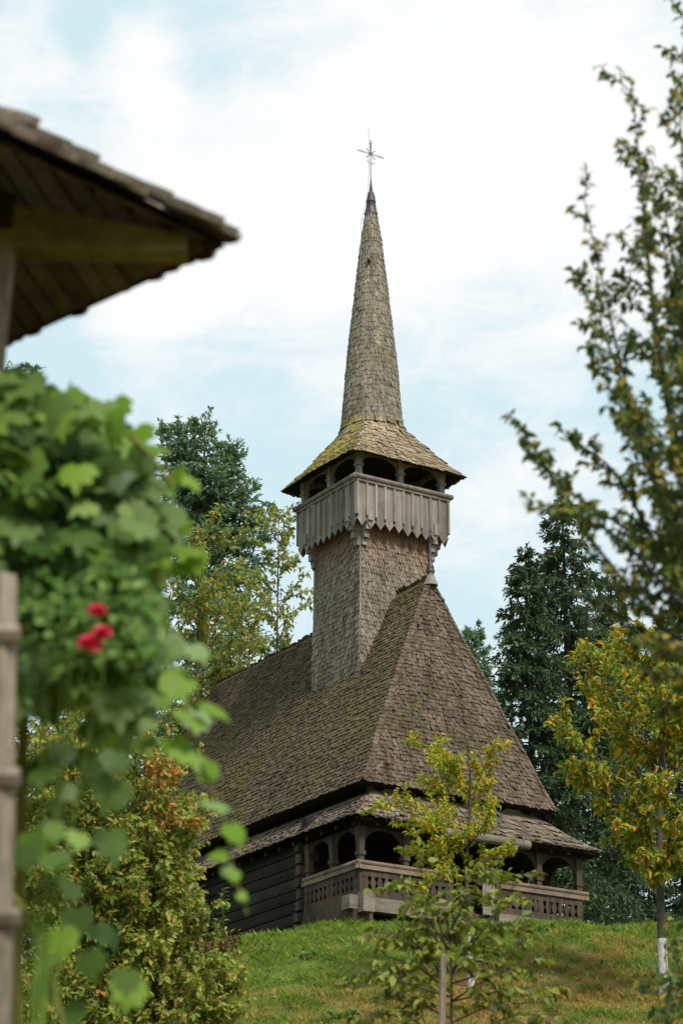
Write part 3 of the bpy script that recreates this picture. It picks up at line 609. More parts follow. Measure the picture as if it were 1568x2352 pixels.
# ------------------------------------------------------------------ foliage kit
def tpl_simple():       # folded pointed leaf
    V = np.array([(0, 0, 0), (-.27, .38, .07), (0, .42, -.02), (.27, .38, .07), (-.17, .75, .0), (0, .75, -.05), (.17, .75, .0), (0, 1.05, -.16)]); F = [(0, 2, 1), (0, 3, 2), (1, 2, 5), (1, 5, 4), (2, 3, 6), (2, 6, 5), (4, 5, 7), (5, 6, 7)]
    return V, np.array(F)
def tpl_dia(w=.22): return np.array([(0, 0, 0), (-w, .5, .04), (0, 1, -.06), (w, .5, .04)]), np.array([(0, 2, 1), (0, 3, 2)])
def tpl_vine():
    o = [(0, 0), (.17, -.15), (.40, -.10), (.52, .12), (.60, .30), (.42, .40), (.46, .60), (.30, .68), (.16, .66), (.10, .84), (0, 1.0)]
    o = o + [(-x, y) for x, y in o[1:-1]][::-1]; V = [(0, .35)] + o; V = np.array([(x, y, -.35*x*x - .18*(y-.3)**2 + (.10*abs(x))) for x, y in V]); n_ = len(o)
    F = [(0, 1+i, 1+(i+1) % n_) for i in range(n_)]; return V, np.array(F)
def tpl_oak():
    o = [(0, 0), (.08, .12), (.2, .2), (.12, .32), (.28, .45), (.16, .55), (.27, .7), (.12, .8), (.1, .95), (0, 1)]; o = o+[(-x, y) for x, y in o[1:-1]][::-1]
    V = [(0, .5)]+o; V = np.array([(x, y, .25*abs(x)-.12*y*y) for x, y in V]); n_ = len(o); return V, np.array([(0, 1+i, 1+(i+1) % n_) for i in range(n_)])
def norm(a): return a/(np.linalg.norm(a, axis=-1, keepdims=True)+1e-9)
def leaves(name, pos, d, up, size, tpl, mat, parent=None, wid=1.0, smooth=True):
    pos = np.asarray(pos, float); d = norm(np.asarray(d, float)); up = np.asarray(up, float); n_ = len(pos)
    side = norm(np.cross(d, up)); nn = np.cross(side, d); V, F = tpl; size = np.broadcast_to(size, (n_,)); wid = np.broadcast_to(wid, (n_,))
    VV = pos[:, None] + size[:, None, None]*(V[None, :, :1]*wid[:, None, None]*side[:, None] + V[None, :, 1:2]*d[:, None] + V[None, :, 2:]*nn[:, None]*rng.uniform(.2, 2.4, n_)[:, None, None])
    FF = (np.arange(n_)*len(V))[:, None, None] + F[None]
    return tri_mesh(name, VV.reshape(-1, 3), FF.reshape(-1, F.shape[1]), mat, parent, smooth)
class Tree:
    def __init__(s): s.mb = MB(); s.pos = []; s.dir = []
    def limb(s, pts, r0, r1, n=6):
        pts = np.asarray(pts, float); s.mb.tube(pts, np.linspace(r0, r1, len(pts)), n, False)
    def leaf(s, p, d): s.pos.append(p); s.dir.append(d)
    def grow(s, p, d, L, r, lev, par):
        # par: list per level of dict(seg, wob, trop, child, clen, cang, leafstep)
        q = par[lev]; n_ = max(3, int(L/q['seg'])); pts = [np.array(p, float)]; d = norm(np.array(d, float)); step = L/n_
        for i in range(n_):
            d = norm(d + rng.normal(0, q['wob'], 3) + np.array([0, 0, q['trop']])); pts.append(pts[-1]+d*step)
        pts = np.array(pts); s.limb(pts, r, r*.35, 5 if lev else 7)
        s.dress(pts, L, r, lev, par)
        return pts
    def dress(s, pts, L, r, lev, par):
        q = par[lev]; m_ = len(pts)-1
        if lev < len(par)-1:
            for k in range(q['child']):
                t_ = q.get('start', .2)+(1-q.get('start', .2))*(k+rng.random())/q['child']; i = min(int(t_*m_), m_-1); base = pts[i]+(pts[i+1]-pts[i])*(t_*m_-i)
                ax = norm(pts[i+1]-pts[i]); rd = norm(np.cross(ax, rng.normal(0, 1, 3))); a = math.radians(q['cang'])*rng.uniform(.7, 1.25)
                s.grow(base, ax*math.cos(a)+rd*math.sin(a), L*q['clen']*rng.uniform(.6, 1.15)*(1-.55*t_), max(r*.45*(1-.5*t_), .004), lev+1, par)
        st = q.get('leafstep', 0)
        if st:
            for t_ in np.arange(q.get('leaf0', .1)*L, L, st):
                f = t_/L*m_; i = min(int(f), m_-1); base = pts[i]+(pts[i+1]-pts[i])*(f-i); ax = norm(pts[i+1]-pts[i])
                s.leaf(base, norm(ax*.6+rng.normal(0, .7, 3)+np.array([0, 0, q.get('droop', -.35)])))
    def build(s, name, label, cat, barkm, leafm, size, tpl, wid=1, base=None, group=None, svar=.3, leafname='foliage', up=(0, -.3, 1)):
        root = tag(empty(name), label, cat, group)
        s.mb.build('trunk', barkm, root, True)
        n_ = len(s.pos); u = norm(rng.normal(0, .55, (n_, 3))+np.array(up))
        if n_: leaves(leafname, s.pos, s.dir, u, size*rng.uniform(1-svar, 1+svar, n_), tpl, leafm, root, wid)
        if base is not None:
            root.location = base
            for c in root.children: c.data.transform(__import__('mathutils').Matrix.Translation((-base[0], -base[1], -base[2])))
        return root
def smoothpath(pts, n=20):
    pts = np.asarray(pts, float); d = np.concatenate([[0], np.cumsum(np.linalg.norm(np.diff(pts, axis=0), axis=1))]); t_ = np.linspace(0, d[-1], n)
    q = np.array([np.interp(t_, d, pts[:, i]) for i in range(3)]).T
    for _ in range(2): q[1:-1] = (q[:-2]+2*q[1:-1]+q[2:])/4
    return q
def gbase(x, y): return (x, y, float(ground(x, y)))

# --- conifers
def conifer(name, label, px, pytop, Y, crown, mat, dens=1.0, droop=.35, ragged=.35, seedv=0, group='conifers standing behind the church', leaders=None, nlen=.16, zlow=None, cones=0, xoff=None, nwid=1.0):
    # crown: list of (height below the top in metres, branch length)
    T = Tree(); top = P(px, pytop, Y); x, y = top[0], top[1]; g = gbase(x, y); H = top[2]-g[2]
    T.limb([(x, y, g[2]-.2), (x+rng.normal(0, .1), y, g[2]+H*.4), (x, y, g[2]+H*.8), top], .012*H, .015, 8)
    NP = []; ND = []; cp = []; Hmax = zlow if zlow else H-4.2
    axes = [(np.array([[x, y, top[2]-Hmax], top]), crown, Hmax)]
    for (lx, ly_, Yl, hl, cr) in (leaders or []):          # side leaders: a limb that leaves the trunk and turns up
        tp_ = P(lx, ly_, Yl); b0 = np.array([x, y, tp_[2]-hl]); mid = b0*.35+tp_*.65+np.array([0, 0, -hl*.25]); pth = smoothpath([b0, mid, tp_], 10); T.limb(pth, .07, .012, 6)
        axes.append((pth, cr, hl*.8))
    for path, crn, hmx in axes:
        hs = [c[0] for c in crn]; ls = [c[1] for c in crn]; h = .08; pz = path[:, 2]
        while h < hmx:
            L0 = np.interp(h, hs, ls); zc = path[-1][2]-h; o0 = np.array([np.interp(zc, pz, path[:, 0]), np.interp(zc, pz, path[:, 1]), zc])
            for k in range(5 if h > 1 else 4):
                L = L0*rng.uniform(1-ragged, 1+ragged*.7)
                if L < .08: continue
                a = rng.uniform(0, 2*math.pi); rise = .9 if h < .7 else (.5 if h < 1.8 else .14)
                n_ = 8; tt = np.linspace(0, 1, n_)[:, None]; od = np.array([math.cos(a), math.sin(a), 0])
                o = o0+(0, 0, rng.normal(0, .08))
                pts = o+od*tt*L+np.array([0, 0, 1.])*(rise*tt*L-droop*L*(tt**1.6)*(1 if h > 1.5 else .2)+.28*L*np.clip(tt-.7, 0, 1))
                T.limb(pts, .010+.008*L, .004, 4)
                ns = int((6+L*13)*dens); f = rng.uniform(.12, 1, ns)*(n_-1.001); i = f.astype(int); b = pts[i]+(pts[i+1]-pts[i])*(f-i)[:, None]
                tl = (.18+.25*L*(1-f/n_*.6))*rng.uniform(.5, 1.2, ns); sv = np.array([-od[1], od[0], 0])*rng.choice([-1, 1], ns)[:, None]
                d = norm(od*rng.uniform(.3, .9, (ns, 1))+sv*rng.uniform(.3, 1.0, (ns, 1))+np.array([0, 0, 1.])*(-droop*rng.uniform(0, 2.4, (ns, 1))+(.5 if h < 1.0 else 0)))
                m_ = 7; s_ = rng.uniform(0, 1, (ns, m_, 1)); q = b[:, None]+d[:, None]*tl[:, None, None]*s_
                NP.append(q.reshape(-1, 3)); ND.append(norm(np.repeat(d, m_, 0)+rng.normal(0, .45, (ns*m_, 3))))
                if cones and rng.random() < cones: cp.append(pts[-2]+(0, 0, -.05))
            h += .21+.010*h
    NP = np.vstack(NP); ND = np.vstack(ND); root = tag(empty(name), label, 'tree', group)
    T.mb.build('trunk', M['bark'], root, True)
    n_ = len(NP); leaves('crown', NP, ND, norm(rng.normal(0, .7, (n_, 3))+(0, 0, 1)), nlen*rng.uniform(.6, 1.3, n_), tpl_dia(.17), mat, root, nwid, False)
    if cp:
        for q in [c for c in cp if c[1] < Y][:30]:
            c_ = MB(); c_.lathe((q[0], q[1]), [(q[2], .01), (q[2]-.04, .03), (q[2]-.12, .025), (q[2]-.16, .005)], 6); c_.build('cone', M['cone'], root)
    return root
conifer('spruce_tree', 'tall dark spruce with hanging cones behind the right side of the roof', 1289, 1149, 77, [(0, .05), (1, .55), (3, 1.3), (6, 2.0), (10, 2.5), (16, 2.9)], M['spruce'], .95, .55, cones=.12, nlen=.19)
conifer('spruce_tree', 'dark spruce standing just right of the upper roof slope, rising above its eave', 1205, 1262, 75, [(0, .05), (1, .5), (3, 1.0), (6, 1.5), (10, 1.9), (15, 2.3)], M['spruce'], .95, .55, cones=.06, nlen=.19)
conifer('spruce_tree', 'small thin spruce top peeping up behind the right roof edge', 1090, 1440, 86, [(0, .04), (1, .5), (2, .8), (4, 1.2), (8, 1.6), (14, 2)], M['fir'], .8, .15, nlen=.2)
conifer('spruce_tree', 'spruce in the back row behind the yellowing cherry on the right', 1400, 1330, 82, [(0, .05), (2, .9), (5, 1.7), (10, 2.3), (16, 2.6)], M['spruce'], 1.0, .45, nlen=.19)
conifer('spruce_tree', 'spruce at the right picture edge behind the whitewashed cherry', 1530, 1400, 84, [(0, .05), (2, .9), (5, 1.7), (10, 2.4), (16, 2.6)], M['spruce'], .9, .45, nlen=.19)
conifer('fir_tree', 'bushy blue-green conifer with a ragged broad top left of the tower', 470, 990, 88, [(0, .3), (.8, 1.0), (2.5, 1.5), (5, 1.9), (8, 2.1), (11, 3.0), (14, 3.0)], M['fir'], .48, .15, ragged=.5, nlen=.21, zlow=16,
        leaders=[(385, 985, 88, 4.5, [(0, .25), (1, .6), (3, .8)]), (425, 975, 87.5, 4, [(0, .25), (1, .6), (3, .9)]), (520, 1030, 88, 4, [(0, .3), (1, .7), (3, .9)]), (545, 1035, 88.6, 4.5, [(0, .25), (1, .6), (3, .8)]), (575, 1120, 88, 4, [(0, .3), (1, .6), (3, .8)]), (615, 1165, 88, 5, [(0, .2), (1, .5), (3, .8)])])
conifer('spruce_tree', 'dark spruce behind the small oak at the lower left', 150, 1560, 78, [(0, .1), (2, .9), (5, 1.9), (10, 2.6)], M['spruce'], .8, .45, nlen=.2)
conifer('spruce_tree', 'spruce behind the vine and the left post', -30, 1450, 76, [(0, .1), (2, .9), (5, 1.9), (10, 2.8)], M['spruce'], .8, .45, nlen=.2)
conifer('fir_tree', 'thin conifer sprig rising above the vine near the pavilion post', 72, 850, 90, [(0, .2), (1, .5), (3, .9), (8, 1.6)], M['fir'], .6, .3, nlen=.2, zlow=9)

# --- deciduous trees
def bigcherry(name, label, base, tp, Y, clen, leafm, size, seed=0, nl=12, lstart=.25, lstep=.075, group='autumn cherries behind the church', bark='bark_red', r0=.11, up=(0, 0, .02), cang=55, sub=7, trunk_pts=None, lime=None, tpl=None, levels=3):
    T = Tree(); b = gbase(*base); top = np.array(tp); pts = smoothpath([np.array(b)-(0, 0, .2)] + (trunk_pts or [np.array(b)*.5+top*.5+rng.normal(0, .12, 3)]) + [top], 24)
    H = np.linalg.norm(top-np.array(b)); T.limb(pts, r0, .012, 8)
    par = [dict(seg=.5, wob=.05, trop=.0, child=nl, clen=clen, cang=cang, start=lstart), dict(seg=.3, wob=.10, trop=.05, child=sub, clen=.42, cang=45, start=.15, leafstep=lstep*1.4, leaf0=.2), dict(seg=.12, wob=.12, trop=.0, child=0, clen=0, cang=0, leafstep=lstep, leaf0=.05)]
    T.dress(pts, H, r0*.7, 0, par)
    root = T.build(name, label, 'tree', M[bark], leafm, size, tpl or tpl_simple(), 1.0, b, group)
    if lime:
        zt = lime; k = pts[pts[:, 2] < zt+.3]; q = [k[0]]+[p for p in k[1:] if p[2] < zt]; i = len(q); nx_ = pts[i]; f = (zt-q[-1][2])/(nx_[2]-q[-1][2]); q.append(q[-1]+(nx_-q[-1])*f)
        q = np.array(q)-np.array(b); rr = np.linspace(r0, .012, 24)[:len(q)]+.006; mb_ = MB(); mb_.tube(q, rr, 10, False); mb_.build('whitewash', M['lime'], root, True)
    return root
bigcherry('cherry_tree', 'airy autumn cherry with slender stem just left of the tower shaft', (-2.2, 78), P(640, 1175, 78), 78, .145, M['cherry_far'], .17, nl=60, lstart=.36, lstep=.06, sub=9, r0=.10)
bigcherry('cherry_tree', 'yellow-leaved cherry in front of the bushy conifer left of the roof', (-4.6, 74), P(455, 1250, 74), 74, .24, M['cherry_far'], .17, nl=60, lstart=.28, lstep=.045, sub=10, r0=.12)
bigcherry('cherry_tree', 'greenish autumn cherry low behind the long roof ridge', (-3.6, 82), P(555, 1400, 82), 82, .26, M['cherry_far'], .17, nl=54, lstart=.30, lstep=.05, sub=10, r0=.10)
bigcherry('cherry_tree', 'yellow treetop showing above the vine at the left picture edge', (-9.6, 72), P(15, 860, 72), 72, .12, M['cherry_far'], .17, nl=22, lstart=.5, lstep=.12, sub=6, r0=.12)
bigcherry('cherry_tree', 'yellowing cherry partly hidden by the vine, left of the fir', (-7.2, 74), P(230, 1500, 74), 74, .2, M['cherry_far'], .17, nl=34, lstart=.35, lstep=.07, sub=9, r0=.12)
# yellowing cherry with whitewashed stem on the right of the slope
cb = gbase(6.63, 50)
T = Tree(); tr = smoothpath([np.array(cb)-(0, 0, .2), P(1518, 2150, 50), P(1512, 1950, 50), P(1520, 1700, 50.2), P(1540, 1450, 50.3)], 24); T.limb(tr, .105, .03, 10)
par = [dict(seg=.35, wob=.05, trop=.02, child=17, clen=.44, cang=48, start=.10, leafstep=.07, leaf0=.3), dict(seg=.2, wob=.10, trop=.02, child=7, clen=.42, cang=45, start=.2, leafstep=.04, leaf0=.1, droop=-.4), dict(seg=.1, wob=.1, trop=.0, child=0, clen=0, cang=0, leafstep=.032, leaf0=.05, droop=-.4)]
for s0, mid, tip in (((1512, 1960), (1400, 1800, 49.5), (1240, 1650, 49)), ((1514, 1900), (1400, 1700, 50.5), (1262, 1500, 50.5)), ((1518, 1820), (1430, 1650, 51), (1330, 1480, 51.2)), ((1512, 1990), (1380, 1880, 50), (1235, 1780, 50)),
                     ((1525, 1760), (1480, 1600, 49.5), (1420, 1440, 49.2)), ((1512, 2010), (1400, 1960, 51), (1280, 1890, 51)), ((1512, 2000), (1470, 1900, 48.9), (1400, 1780, 48)), ((1520, 1850), (1560, 1700, 50), (1600, 1500, 50)), ((1512, 1990), (1570, 1890, 49.5), (1640, 1800, 49.3)), ((1520, 1790), (1500, 1650, 51.4), (1470, 1500, 52)), ((1513, 2020), (1440, 1990, 49.3), (1350, 1960, 48.5))):
    lo_ = 75 if tip[1] > 1740 else 0; mid = (mid[0]+30+lo_*.6, mid[1], mid[2]); tip = (tip[0]+50+lo_, tip[1]+15, tip[2])
    p = smoothpath([P(s0[0], s0[1], 50), P(*mid), P(*tip)], 12); L = np.linalg.norm(p[-1]-p[0]); T.limb(p, .04, .008, 6); T.dress(p, L, .03, 0, par)
rt = T.build('cherry_tree', 'orange and green cherry with whitewashed stem at the right of the slope', 'tree', M['bark'], M['cherry'], .155, tpl_simple(), .9, cb)
mb_ = MB(); k = tr[tr[:, 2] < 9.9]-np.array(cb); mb_.tube(k, np.linspace(.105, .03, 24)[:len(k)]+.007, 12, False); mb_.build('whitewash', M['lime'], rt, True)
# young cherry in front of the church
cb = gbase(2.73, 51)
T = Tree(); tr = smoothpath([np.array(cb)-(0, 0, .1), P(1076, 2120, 51), P(1070, 2000, 51), P(1076, 1900, 51), P(1082, 1800, 51), P(1068, 1690, 51)], 24); T.limb(tr, .062, .008, 8)
par = [dict(seg=.2, wob=.05, trop=.04, child=12, clen=.40, cang=42, start=.15, leafstep=.035, leaf0=.2), dict(seg=.12, wob=.1, trop=.04, child=4, clen=.5, cang=45, start=.2, leafstep=.028, leaf0=.1), dict(seg=.1, wob=.1, trop=.0, child=0, clen=0, cang=0, leafstep=.026, leaf0=.05)]
for s0, mid, tip in (((1073, 1960), (1040, 1830, 51), (965, 1660, 51)), ((1074, 1985), (1000, 1890, 50.6), (865, 1800, 50.3)), ((1080, 1850), (1110, 1760, 51), (1145, 1670, 51)), ((1074, 1930), (1110, 1840, 51.6), (1130, 1760, 51.8)), ((1071, 2000), (1110, 1960, 50.7), (1175, 1940, 50.5)), ((1078, 1820), (1030, 1760, 50.6), (990, 1700, 50.4)),
                     ((1071, 2010), (1000, 1960, 51.5), (930, 1960, 52)), ((1080, 1870), (1060, 1780, 51.5), (1020, 1700, 51.9)), ((1071, 1990), (1040, 1920, 50.4), (960, 1900, 50)), ((1073, 1950), (1120, 1880, 50.4), (1125, 1810, 50.2)), ((1071, 2020), (1130, 2000, 51), (1165, 2010, 51)),
                     ((1071, 2020), (1020, 2010, 50.6), (940, 2040, 50.4))):
    tip = (tip[0], tip[1]+(38 if tip[1] < 1850 else 5), tip[2])
    p = smoothpath([P(s0[0], s0[1], 51), P(*mid), P(*tip)], 10); L = np.linalg.norm(p[-1]-p[0]); T.limb(p, .02, .005, 5); T.dress(p, L, .014, 0, par)
rt = T.build('young_cherry_tree', 'slim yellow-green young cherry growing before the church porch', 'tree', M['bark'], M['cherry_mid'], .115, tpl_simple(), .9, cb)
mb_ = MB(); k = tr[tr[:, 2] < 10.45]-np.array(cb); mb_.tube(k, np.linspace(.062, .008, 24)[:len(k)]+.012, 10, False); mb_.build('whitewash', M['lime'], rt, True)
# walnut sapling with compound leaves
cb = gbase(1.16, 26)
T = Tree(); tr = smoothpath([np.array(cb)-(0, 0, .1), P(1035, 2352, 26), P(1038, 2230, 26), P(1025, 2100, 26)], 20); T.limb(tr, .022, .012, 8)
WP = []; WD = []
def walnut_branch(pts, r0=.012, n_=9):
    p = smoothpath(pts, 14); T.limb(p, r0, .004, 5)
    for k in range(n_):
        i = int(3+10*(k+rng.random())/n_); i = min(i, 13); ax = norm(p[min(i+1, 13)]-p[i-1]); d = norm(ax*.7+rng.normal(0, .7, 3)+(0, 0, .1)); L = rng.uniform(.18, .34); q = [p[i]]
        for s_ in range(6): d = norm(d+(0, 0, -.10)); q.append(q[-1]+d*L/6)
        q = np.array(q); T.limb(q, .004, .002, 4)
        sd_ = norm(np.cross(d, (0, 0, 1)))
        for j in (2, 3, 4, 5):
            for sg in (-1, 1): WP.append(q[j]+rng.normal(0, .01, 3)); WD.append(norm(d*.5+sd_*sg+np.array([0, 0, rng.uniform(-.6, -.05)])))
        WP.append(q[-1]); WD.append(norm(d+(0, 0, -.3)))
for pts in ([(1037, 2230, 26), (1010, 2130, 26), (985, 2040, 25.7), (960, 1990, 25.5)], [(1037, 2230, 26), (1080, 2160, 26), (1150, 2080, 26), (1200, 2000, 26)], [(1030, 2160, 26), (1050, 2080, 26.2), (1080, 2000, 26.4)], [(1036, 2280, 26), (960, 2220, 25.6), (870, 2190, 25.3)], [(1036, 2300, 26), (1130, 2240, 25.6), (1220, 2200, 25.4)],
            [(1035, 2340, 26), (950, 2300, 26.5), (860, 2290, 26.8)], [(1035, 2350, 26), (1120, 2310, 26.5), (1260, 2300, 26.8)], [(1037, 2240, 26), (1100, 2190, 26.6), (1180, 2130, 27)], [(1036, 2260, 26), (980, 2180, 26.5), (900, 2110, 27)], [(1033, 2200, 26), (1000, 2100, 26.3), (940, 2030, 26.5)], [(1034, 2400, 26), (930, 2360, 25.5), (840, 2350, 25.3)], [(1034, 2420, 26), (1140, 2370, 25.5), (1270, 2360, 25.3)], [(1030, 2150, 26), (1070, 2060, 25.7), (1130, 1985, 25.6)], [(1035, 2260, 26), (1160, 2220, 26), (1210, 2120, 26)], [(1037, 2235, 26), (1120, 2120, 25.5), (1190, 2050, 25.4)], [(1036, 2290, 26), (900, 2250, 26.3), (810, 2230, 26.5)], [(1036, 2300, 26), (1180, 2270, 26.4), (1290, 2260, 26.6)], [(1035, 2380, 26), (900, 2330, 25.6), (800, 2320, 25.4)], [(1036, 2260, 26), (940, 2150, 25.5), (860, 2140, 25.3)], [(1034, 2390, 26), (1180, 2330, 26), (1310, 2330, 26)], [(1036, 2250, 26), (1000, 2150, 25.4), (940, 2080, 25.2)], [(1030, 2180, 26), (960, 2080, 26.4), (900, 2040, 26.6)]):
    walnut_branch([P(*q) for q in pts], n_=10)
T.pos = WP; T.dir = WD
T.build('walnut_sapling', 'small walnut sapling with drooping leaflets beside a wooden stake', 'tree', M['bark'], M['walnut'], .11, tpl_simple(), 1.15, cb)
mb = MB(); a = P(1018, 2190, 25.2); g = ground(a[0], a[1]); mb.tube([(a[0]-.06, a[1], float(g)-.2), (a[0]-.03, a[1], a[2]-.9), (a[0]-.005, a[1], a[2]-.02), (a[0], a[1], a[2])], [.038, .036, .034, .02], 7)
tag(mb.build('wooden_stake', M['post']), 'thin grey wooden stake supporting the walnut sapling', 'stake')
# near pear tree leaning in from the right
T = Tree(); YT = 13.0; b0 = gbase(3.1, 13.2)
pts = smoothpath([np.array(b0)-(0, 0, .2), (3.05, 13.2, 1.5), (2.75, 13.1, 3.0), P(1760, 1750, 13)], 14); T.limb(pts, .10, .06, 10)
root_ = pts[-1]
par = [dict(seg=.15, wob=.05, trop=.05, child=20, clen=.16, cang=44, start=.08, leafstep=.02, leaf0=.08), dict(seg=.06, wob=.10, trop=.06, child=3, clen=.5, cang=45, start=.2, leafstep=.018, leaf0=.1, droop=-.45), dict(seg=.05, wob=.1, trop=.0, child=0, clen=0, cang=0, leafstep=.019, leaf0=.05, droop=-.45)]
br = [[(1750, 1700, 13), (1600, 1250, 13), (1500, 850, 12.8), (1430, 210, 12.6)], [(1750, 1650, 13), (1640, 1100, 13.2), (1590, 600, 13.3), (1555, 70, 13.4)], [(1720, 1600, 13), (1520, 1200, 12.9), (1420, 900, 12.8), (1320, 470, 12.7)],
      [(1750, 1750, 13), (1500, 1450, 13), (1330, 1250, 13), (1165, 985, 13)], [(1600, 1350, 13), (1470, 1050, 13.3), (1380, 800, 13.4), (1295, 640, 13.5)], [(1750, 1700, 13), (1560, 1420, 12.6), (1400, 1240, 12.5), (1200, 1190, 12.4)],
      [(1700, 1500, 13), (1560, 1150, 13.4), (1490, 800, 13.6), (1450, 430, 13.7)], [(1700, 1700, 13), (1600, 1550, 13.4), (1460, 1480, 13.5), (1330, 1390, 13.6)], [(1740, 1600, 12.8), (1610, 1300, 12.5), (1560, 1000, 12.4), (1540, 500, 12.3)], [(1600, 1400, 13), (1500, 1280, 13.4), (1400, 1100, 13.5), (1260, 1010, 13.6)],
      [(1720, 1760, 13), (1620, 1620, 12.7), (1540, 1560, 12.6), (1450, 1580, 12.5)], [(1700, 1550, 13), (1590, 1330, 13.2), (1500, 1170, 13.3), (1440, 990, 13.3)], [(1760, 1500, 13), (1660, 1100, 12.9), (1610, 800, 12.8), (1560, 330, 12.7)], [(1740, 1700, 13), (1640, 1500, 13.3), (1560, 1380, 13.5), (1470, 1330, 13.6)],
      [(1760, 1760, 13), (1650, 1660, 13.1), (1570, 1640, 13.2), (1490, 1660, 13.2)], [(1720, 1600, 13), (1600, 1450, 12.7), (1500, 1400, 12.6), (1380, 1330, 12.5)], [(1750, 1500, 13), (1640, 1250, 12.6), (1570, 950, 12.5), (1510, 700, 12.4)], [(1720, 1500, 13.4), (1620, 1150, 13.6), (1560, 850, 13.7), (1500, 560, 13.7)], [(1750, 1600, 13), (1640, 1400, 12.5), (1560, 1300, 12.4), (1490, 1150, 12.3)], [(1760, 1700, 13), (1660, 1560, 13.6), (1580, 1480, 13.8), (1500, 1440, 13.9)], [(1720, 1650, 12.6), (1620, 1560, 12.4), (1540, 1500, 12.2), (1430, 1500, 12.1)], [(1780, 1300, 13), (1680, 900, 13), (1630, 600, 13), (1600, 250, 13)], [(1700, 1450, 13), (1540, 1180, 12.6), (1440, 1010, 12.5), (1370, 900, 12.4)], [(1600, 1380, 13), (1450, 1250, 13.6), (1300, 1160, 13.8), (1210, 1080, 13.9)], [(1740, 1300, 13), (1640, 1000, 13.3), (1560, 760, 13.4), (1490, 420, 13.4)], [(1760, 1200, 12.5), (1650, 900, 12.4), (1570, 620, 12.3), (1540, 260, 12.3)], [(1740, 1450, 12.6), (1620, 1240, 12.3), (1520, 1080, 12.2), (1420, 920, 12.1)], [(1740, 1550, 13.4), (1640, 1420, 13.8), (1540, 1330, 14), (1420, 1250, 14)], [(1760, 1620, 12.8), (1660, 1500, 12.5), (1590, 1440, 12.3), (1520, 1330, 12.2)], [(1760, 1400, 13.6), (1650, 1200, 13.9), (1590, 1000, 14), (1530, 800, 14)], [(1780, 1700, 13.3), (1680, 1640, 13.6), (1600, 1620, 13.7), (1530, 1600, 13.8)]]
for q in br:
    p = smoothpath([P(a_[0]+6*i, a_[1]-25, a_[2]) for i, a_ in enumerate(q)], 18); L = np.linalg.norm(p[-1]-p[0]); T.limb(p, .022, .003, 6); T.dress(p, L*.8, .012, 0, par)
    T.limb([root_, p[0]], .04, .022, 6)
T.build('pear_tree', 'large near pear tree with dark leaves reaching in from the right', 'tree', M['bark'], M['pear'], .055, tpl_simple(), 1.15, b0)
# dark shrub in the lower right corner
T = Tree(); b0 = gbase(3.55, 22)
par = [dict(seg=.12, wob=.08, trop=.03, child=5, clen=.4, cang=45, start=.2, leafstep=.05, leaf0=.1), dict(seg=.08, wob=.1, trop=.0, child=0, clen=0, cang=0, leafstep=.04, leaf0=.05)]
for k in range(22):
    q = P(rng.uniform(1500, 1680), rng.uniform(2120, 2400), 22+rng.normal(0, .3)); p = smoothpath([np.array(b0), (np.array(b0)+q)/2+rng.normal(0, .15, 3), q], 12); T.limb(p, .015, .004, 5); T.dress(p[5:], 1.4, .008, 0, par)
T.build('dark_shrub', 'dark leafy shrub in the lower right corner', 'shrub', M['bark'], M['pear'], .085, tpl_simple(), 1.3, b0)

# oak shrub on the left
T = Tree(); b0 = gbase(-2.9, 40)
par = [dict(seg=.25, wob=.10, trop=.03, child=11, clen=.42, cang=52, start=.1, leafstep=.08, leaf0=.1), dict(seg=.12, wob=.12, trop=.02, child=5, clen=.45, cang=50, start=.15, leafstep=.045, leaf0=.1), dict(seg=.08, wob=.12, trop=0, child=0, clen=0, cang=0, leafstep=.034, leaf0=.05)]
tips = [(60, 1560, 40), (140, 1600, 39.5), (220, 1540, 40.5), (300, 1640, 40), (350, 1700, 39.6), (400, 1760, 40), (430, 1900, 40), (395, 1850, 39), (440, 2010, 40), (420, 2120, 39.6), (350, 1960, 39), (260, 1800, 39), (180, 1750, 39), (100, 1850, 39), (60, 1700, 40), (300, 2060, 38.6), (210, 1980, 38.6), (120, 2080, 38.5), (430, 2200, 39.4), (500, 2240, 40), (540, 2190, 40.4), (380, 2250, 38.8), (280, 2220, 38.4), (170, 2240, 38.4), (80, 2200, 38.8), (60, 2000, 39), (240, 1680, 41.2), (120, 1680, 41.2), (330, 1820, 41.2), (30, 1900, 41), (400, 2050, 41), (470, 2300, 39.5), (330, 2330, 38.8), (200, 2340, 38.6), (520, 2290, 40), (90, 2330, 39), (-20, 1600, 40), (0, 1750, 39.5), (-30, 1850, 40), (20, 2050, 39), (-20, 2200, 39), (150, 1950, 39.3), (230, 2110, 38.6), (60, 1820, 41), (140, 1700, 38.8), (250, 1900, 38.6), (320, 1580, 41), (200, 1620, 40.5), (90, 1620, 39), (330, 2160, 38.5), (30, 2300, 38.6), (130, 2310, 38.4), (250, 2330, 38.3), (380, 2180, 38.7), (300, 1930, 38.5), (170, 1830, 38.7), (-60, 2000, 39.5), (100, 1970, 38.6), (470, 2120, 40), (480, 2200, 39), (560, 2250, 40), (455, 2260, 38.6), (540, 2310, 39.2), (400, 2320, 38.3), (430, 2080, 39.4), (380, 2100, 38.6), (300, 1750, 38.8), (340, 1850, 38.6), (400, 1980, 39)]
for tip in tips:
    q = P(*tip); hz = b0[2]+(q[2]-b0[2])*.45; p = smoothpath([np.array(b0), (b0[0]*.6+q[0]*.4, b0[1]*.6+q[1]*.4, hz), q], 14); L = np.linalg.norm(p[-1]-p[0]); T.limb(p, .04, .006, 5); T.dress(p[7:], min(L*.8, 3.3)*rng.uniform(.7, 1.15), .02, 0, par)
rt = T.build('oak_tree', 'small oak with olive and browning leaves at the left foot of the slope', 'tree', M['bark'], M['oak'], .115, tpl_oak(), 1.1, b0)
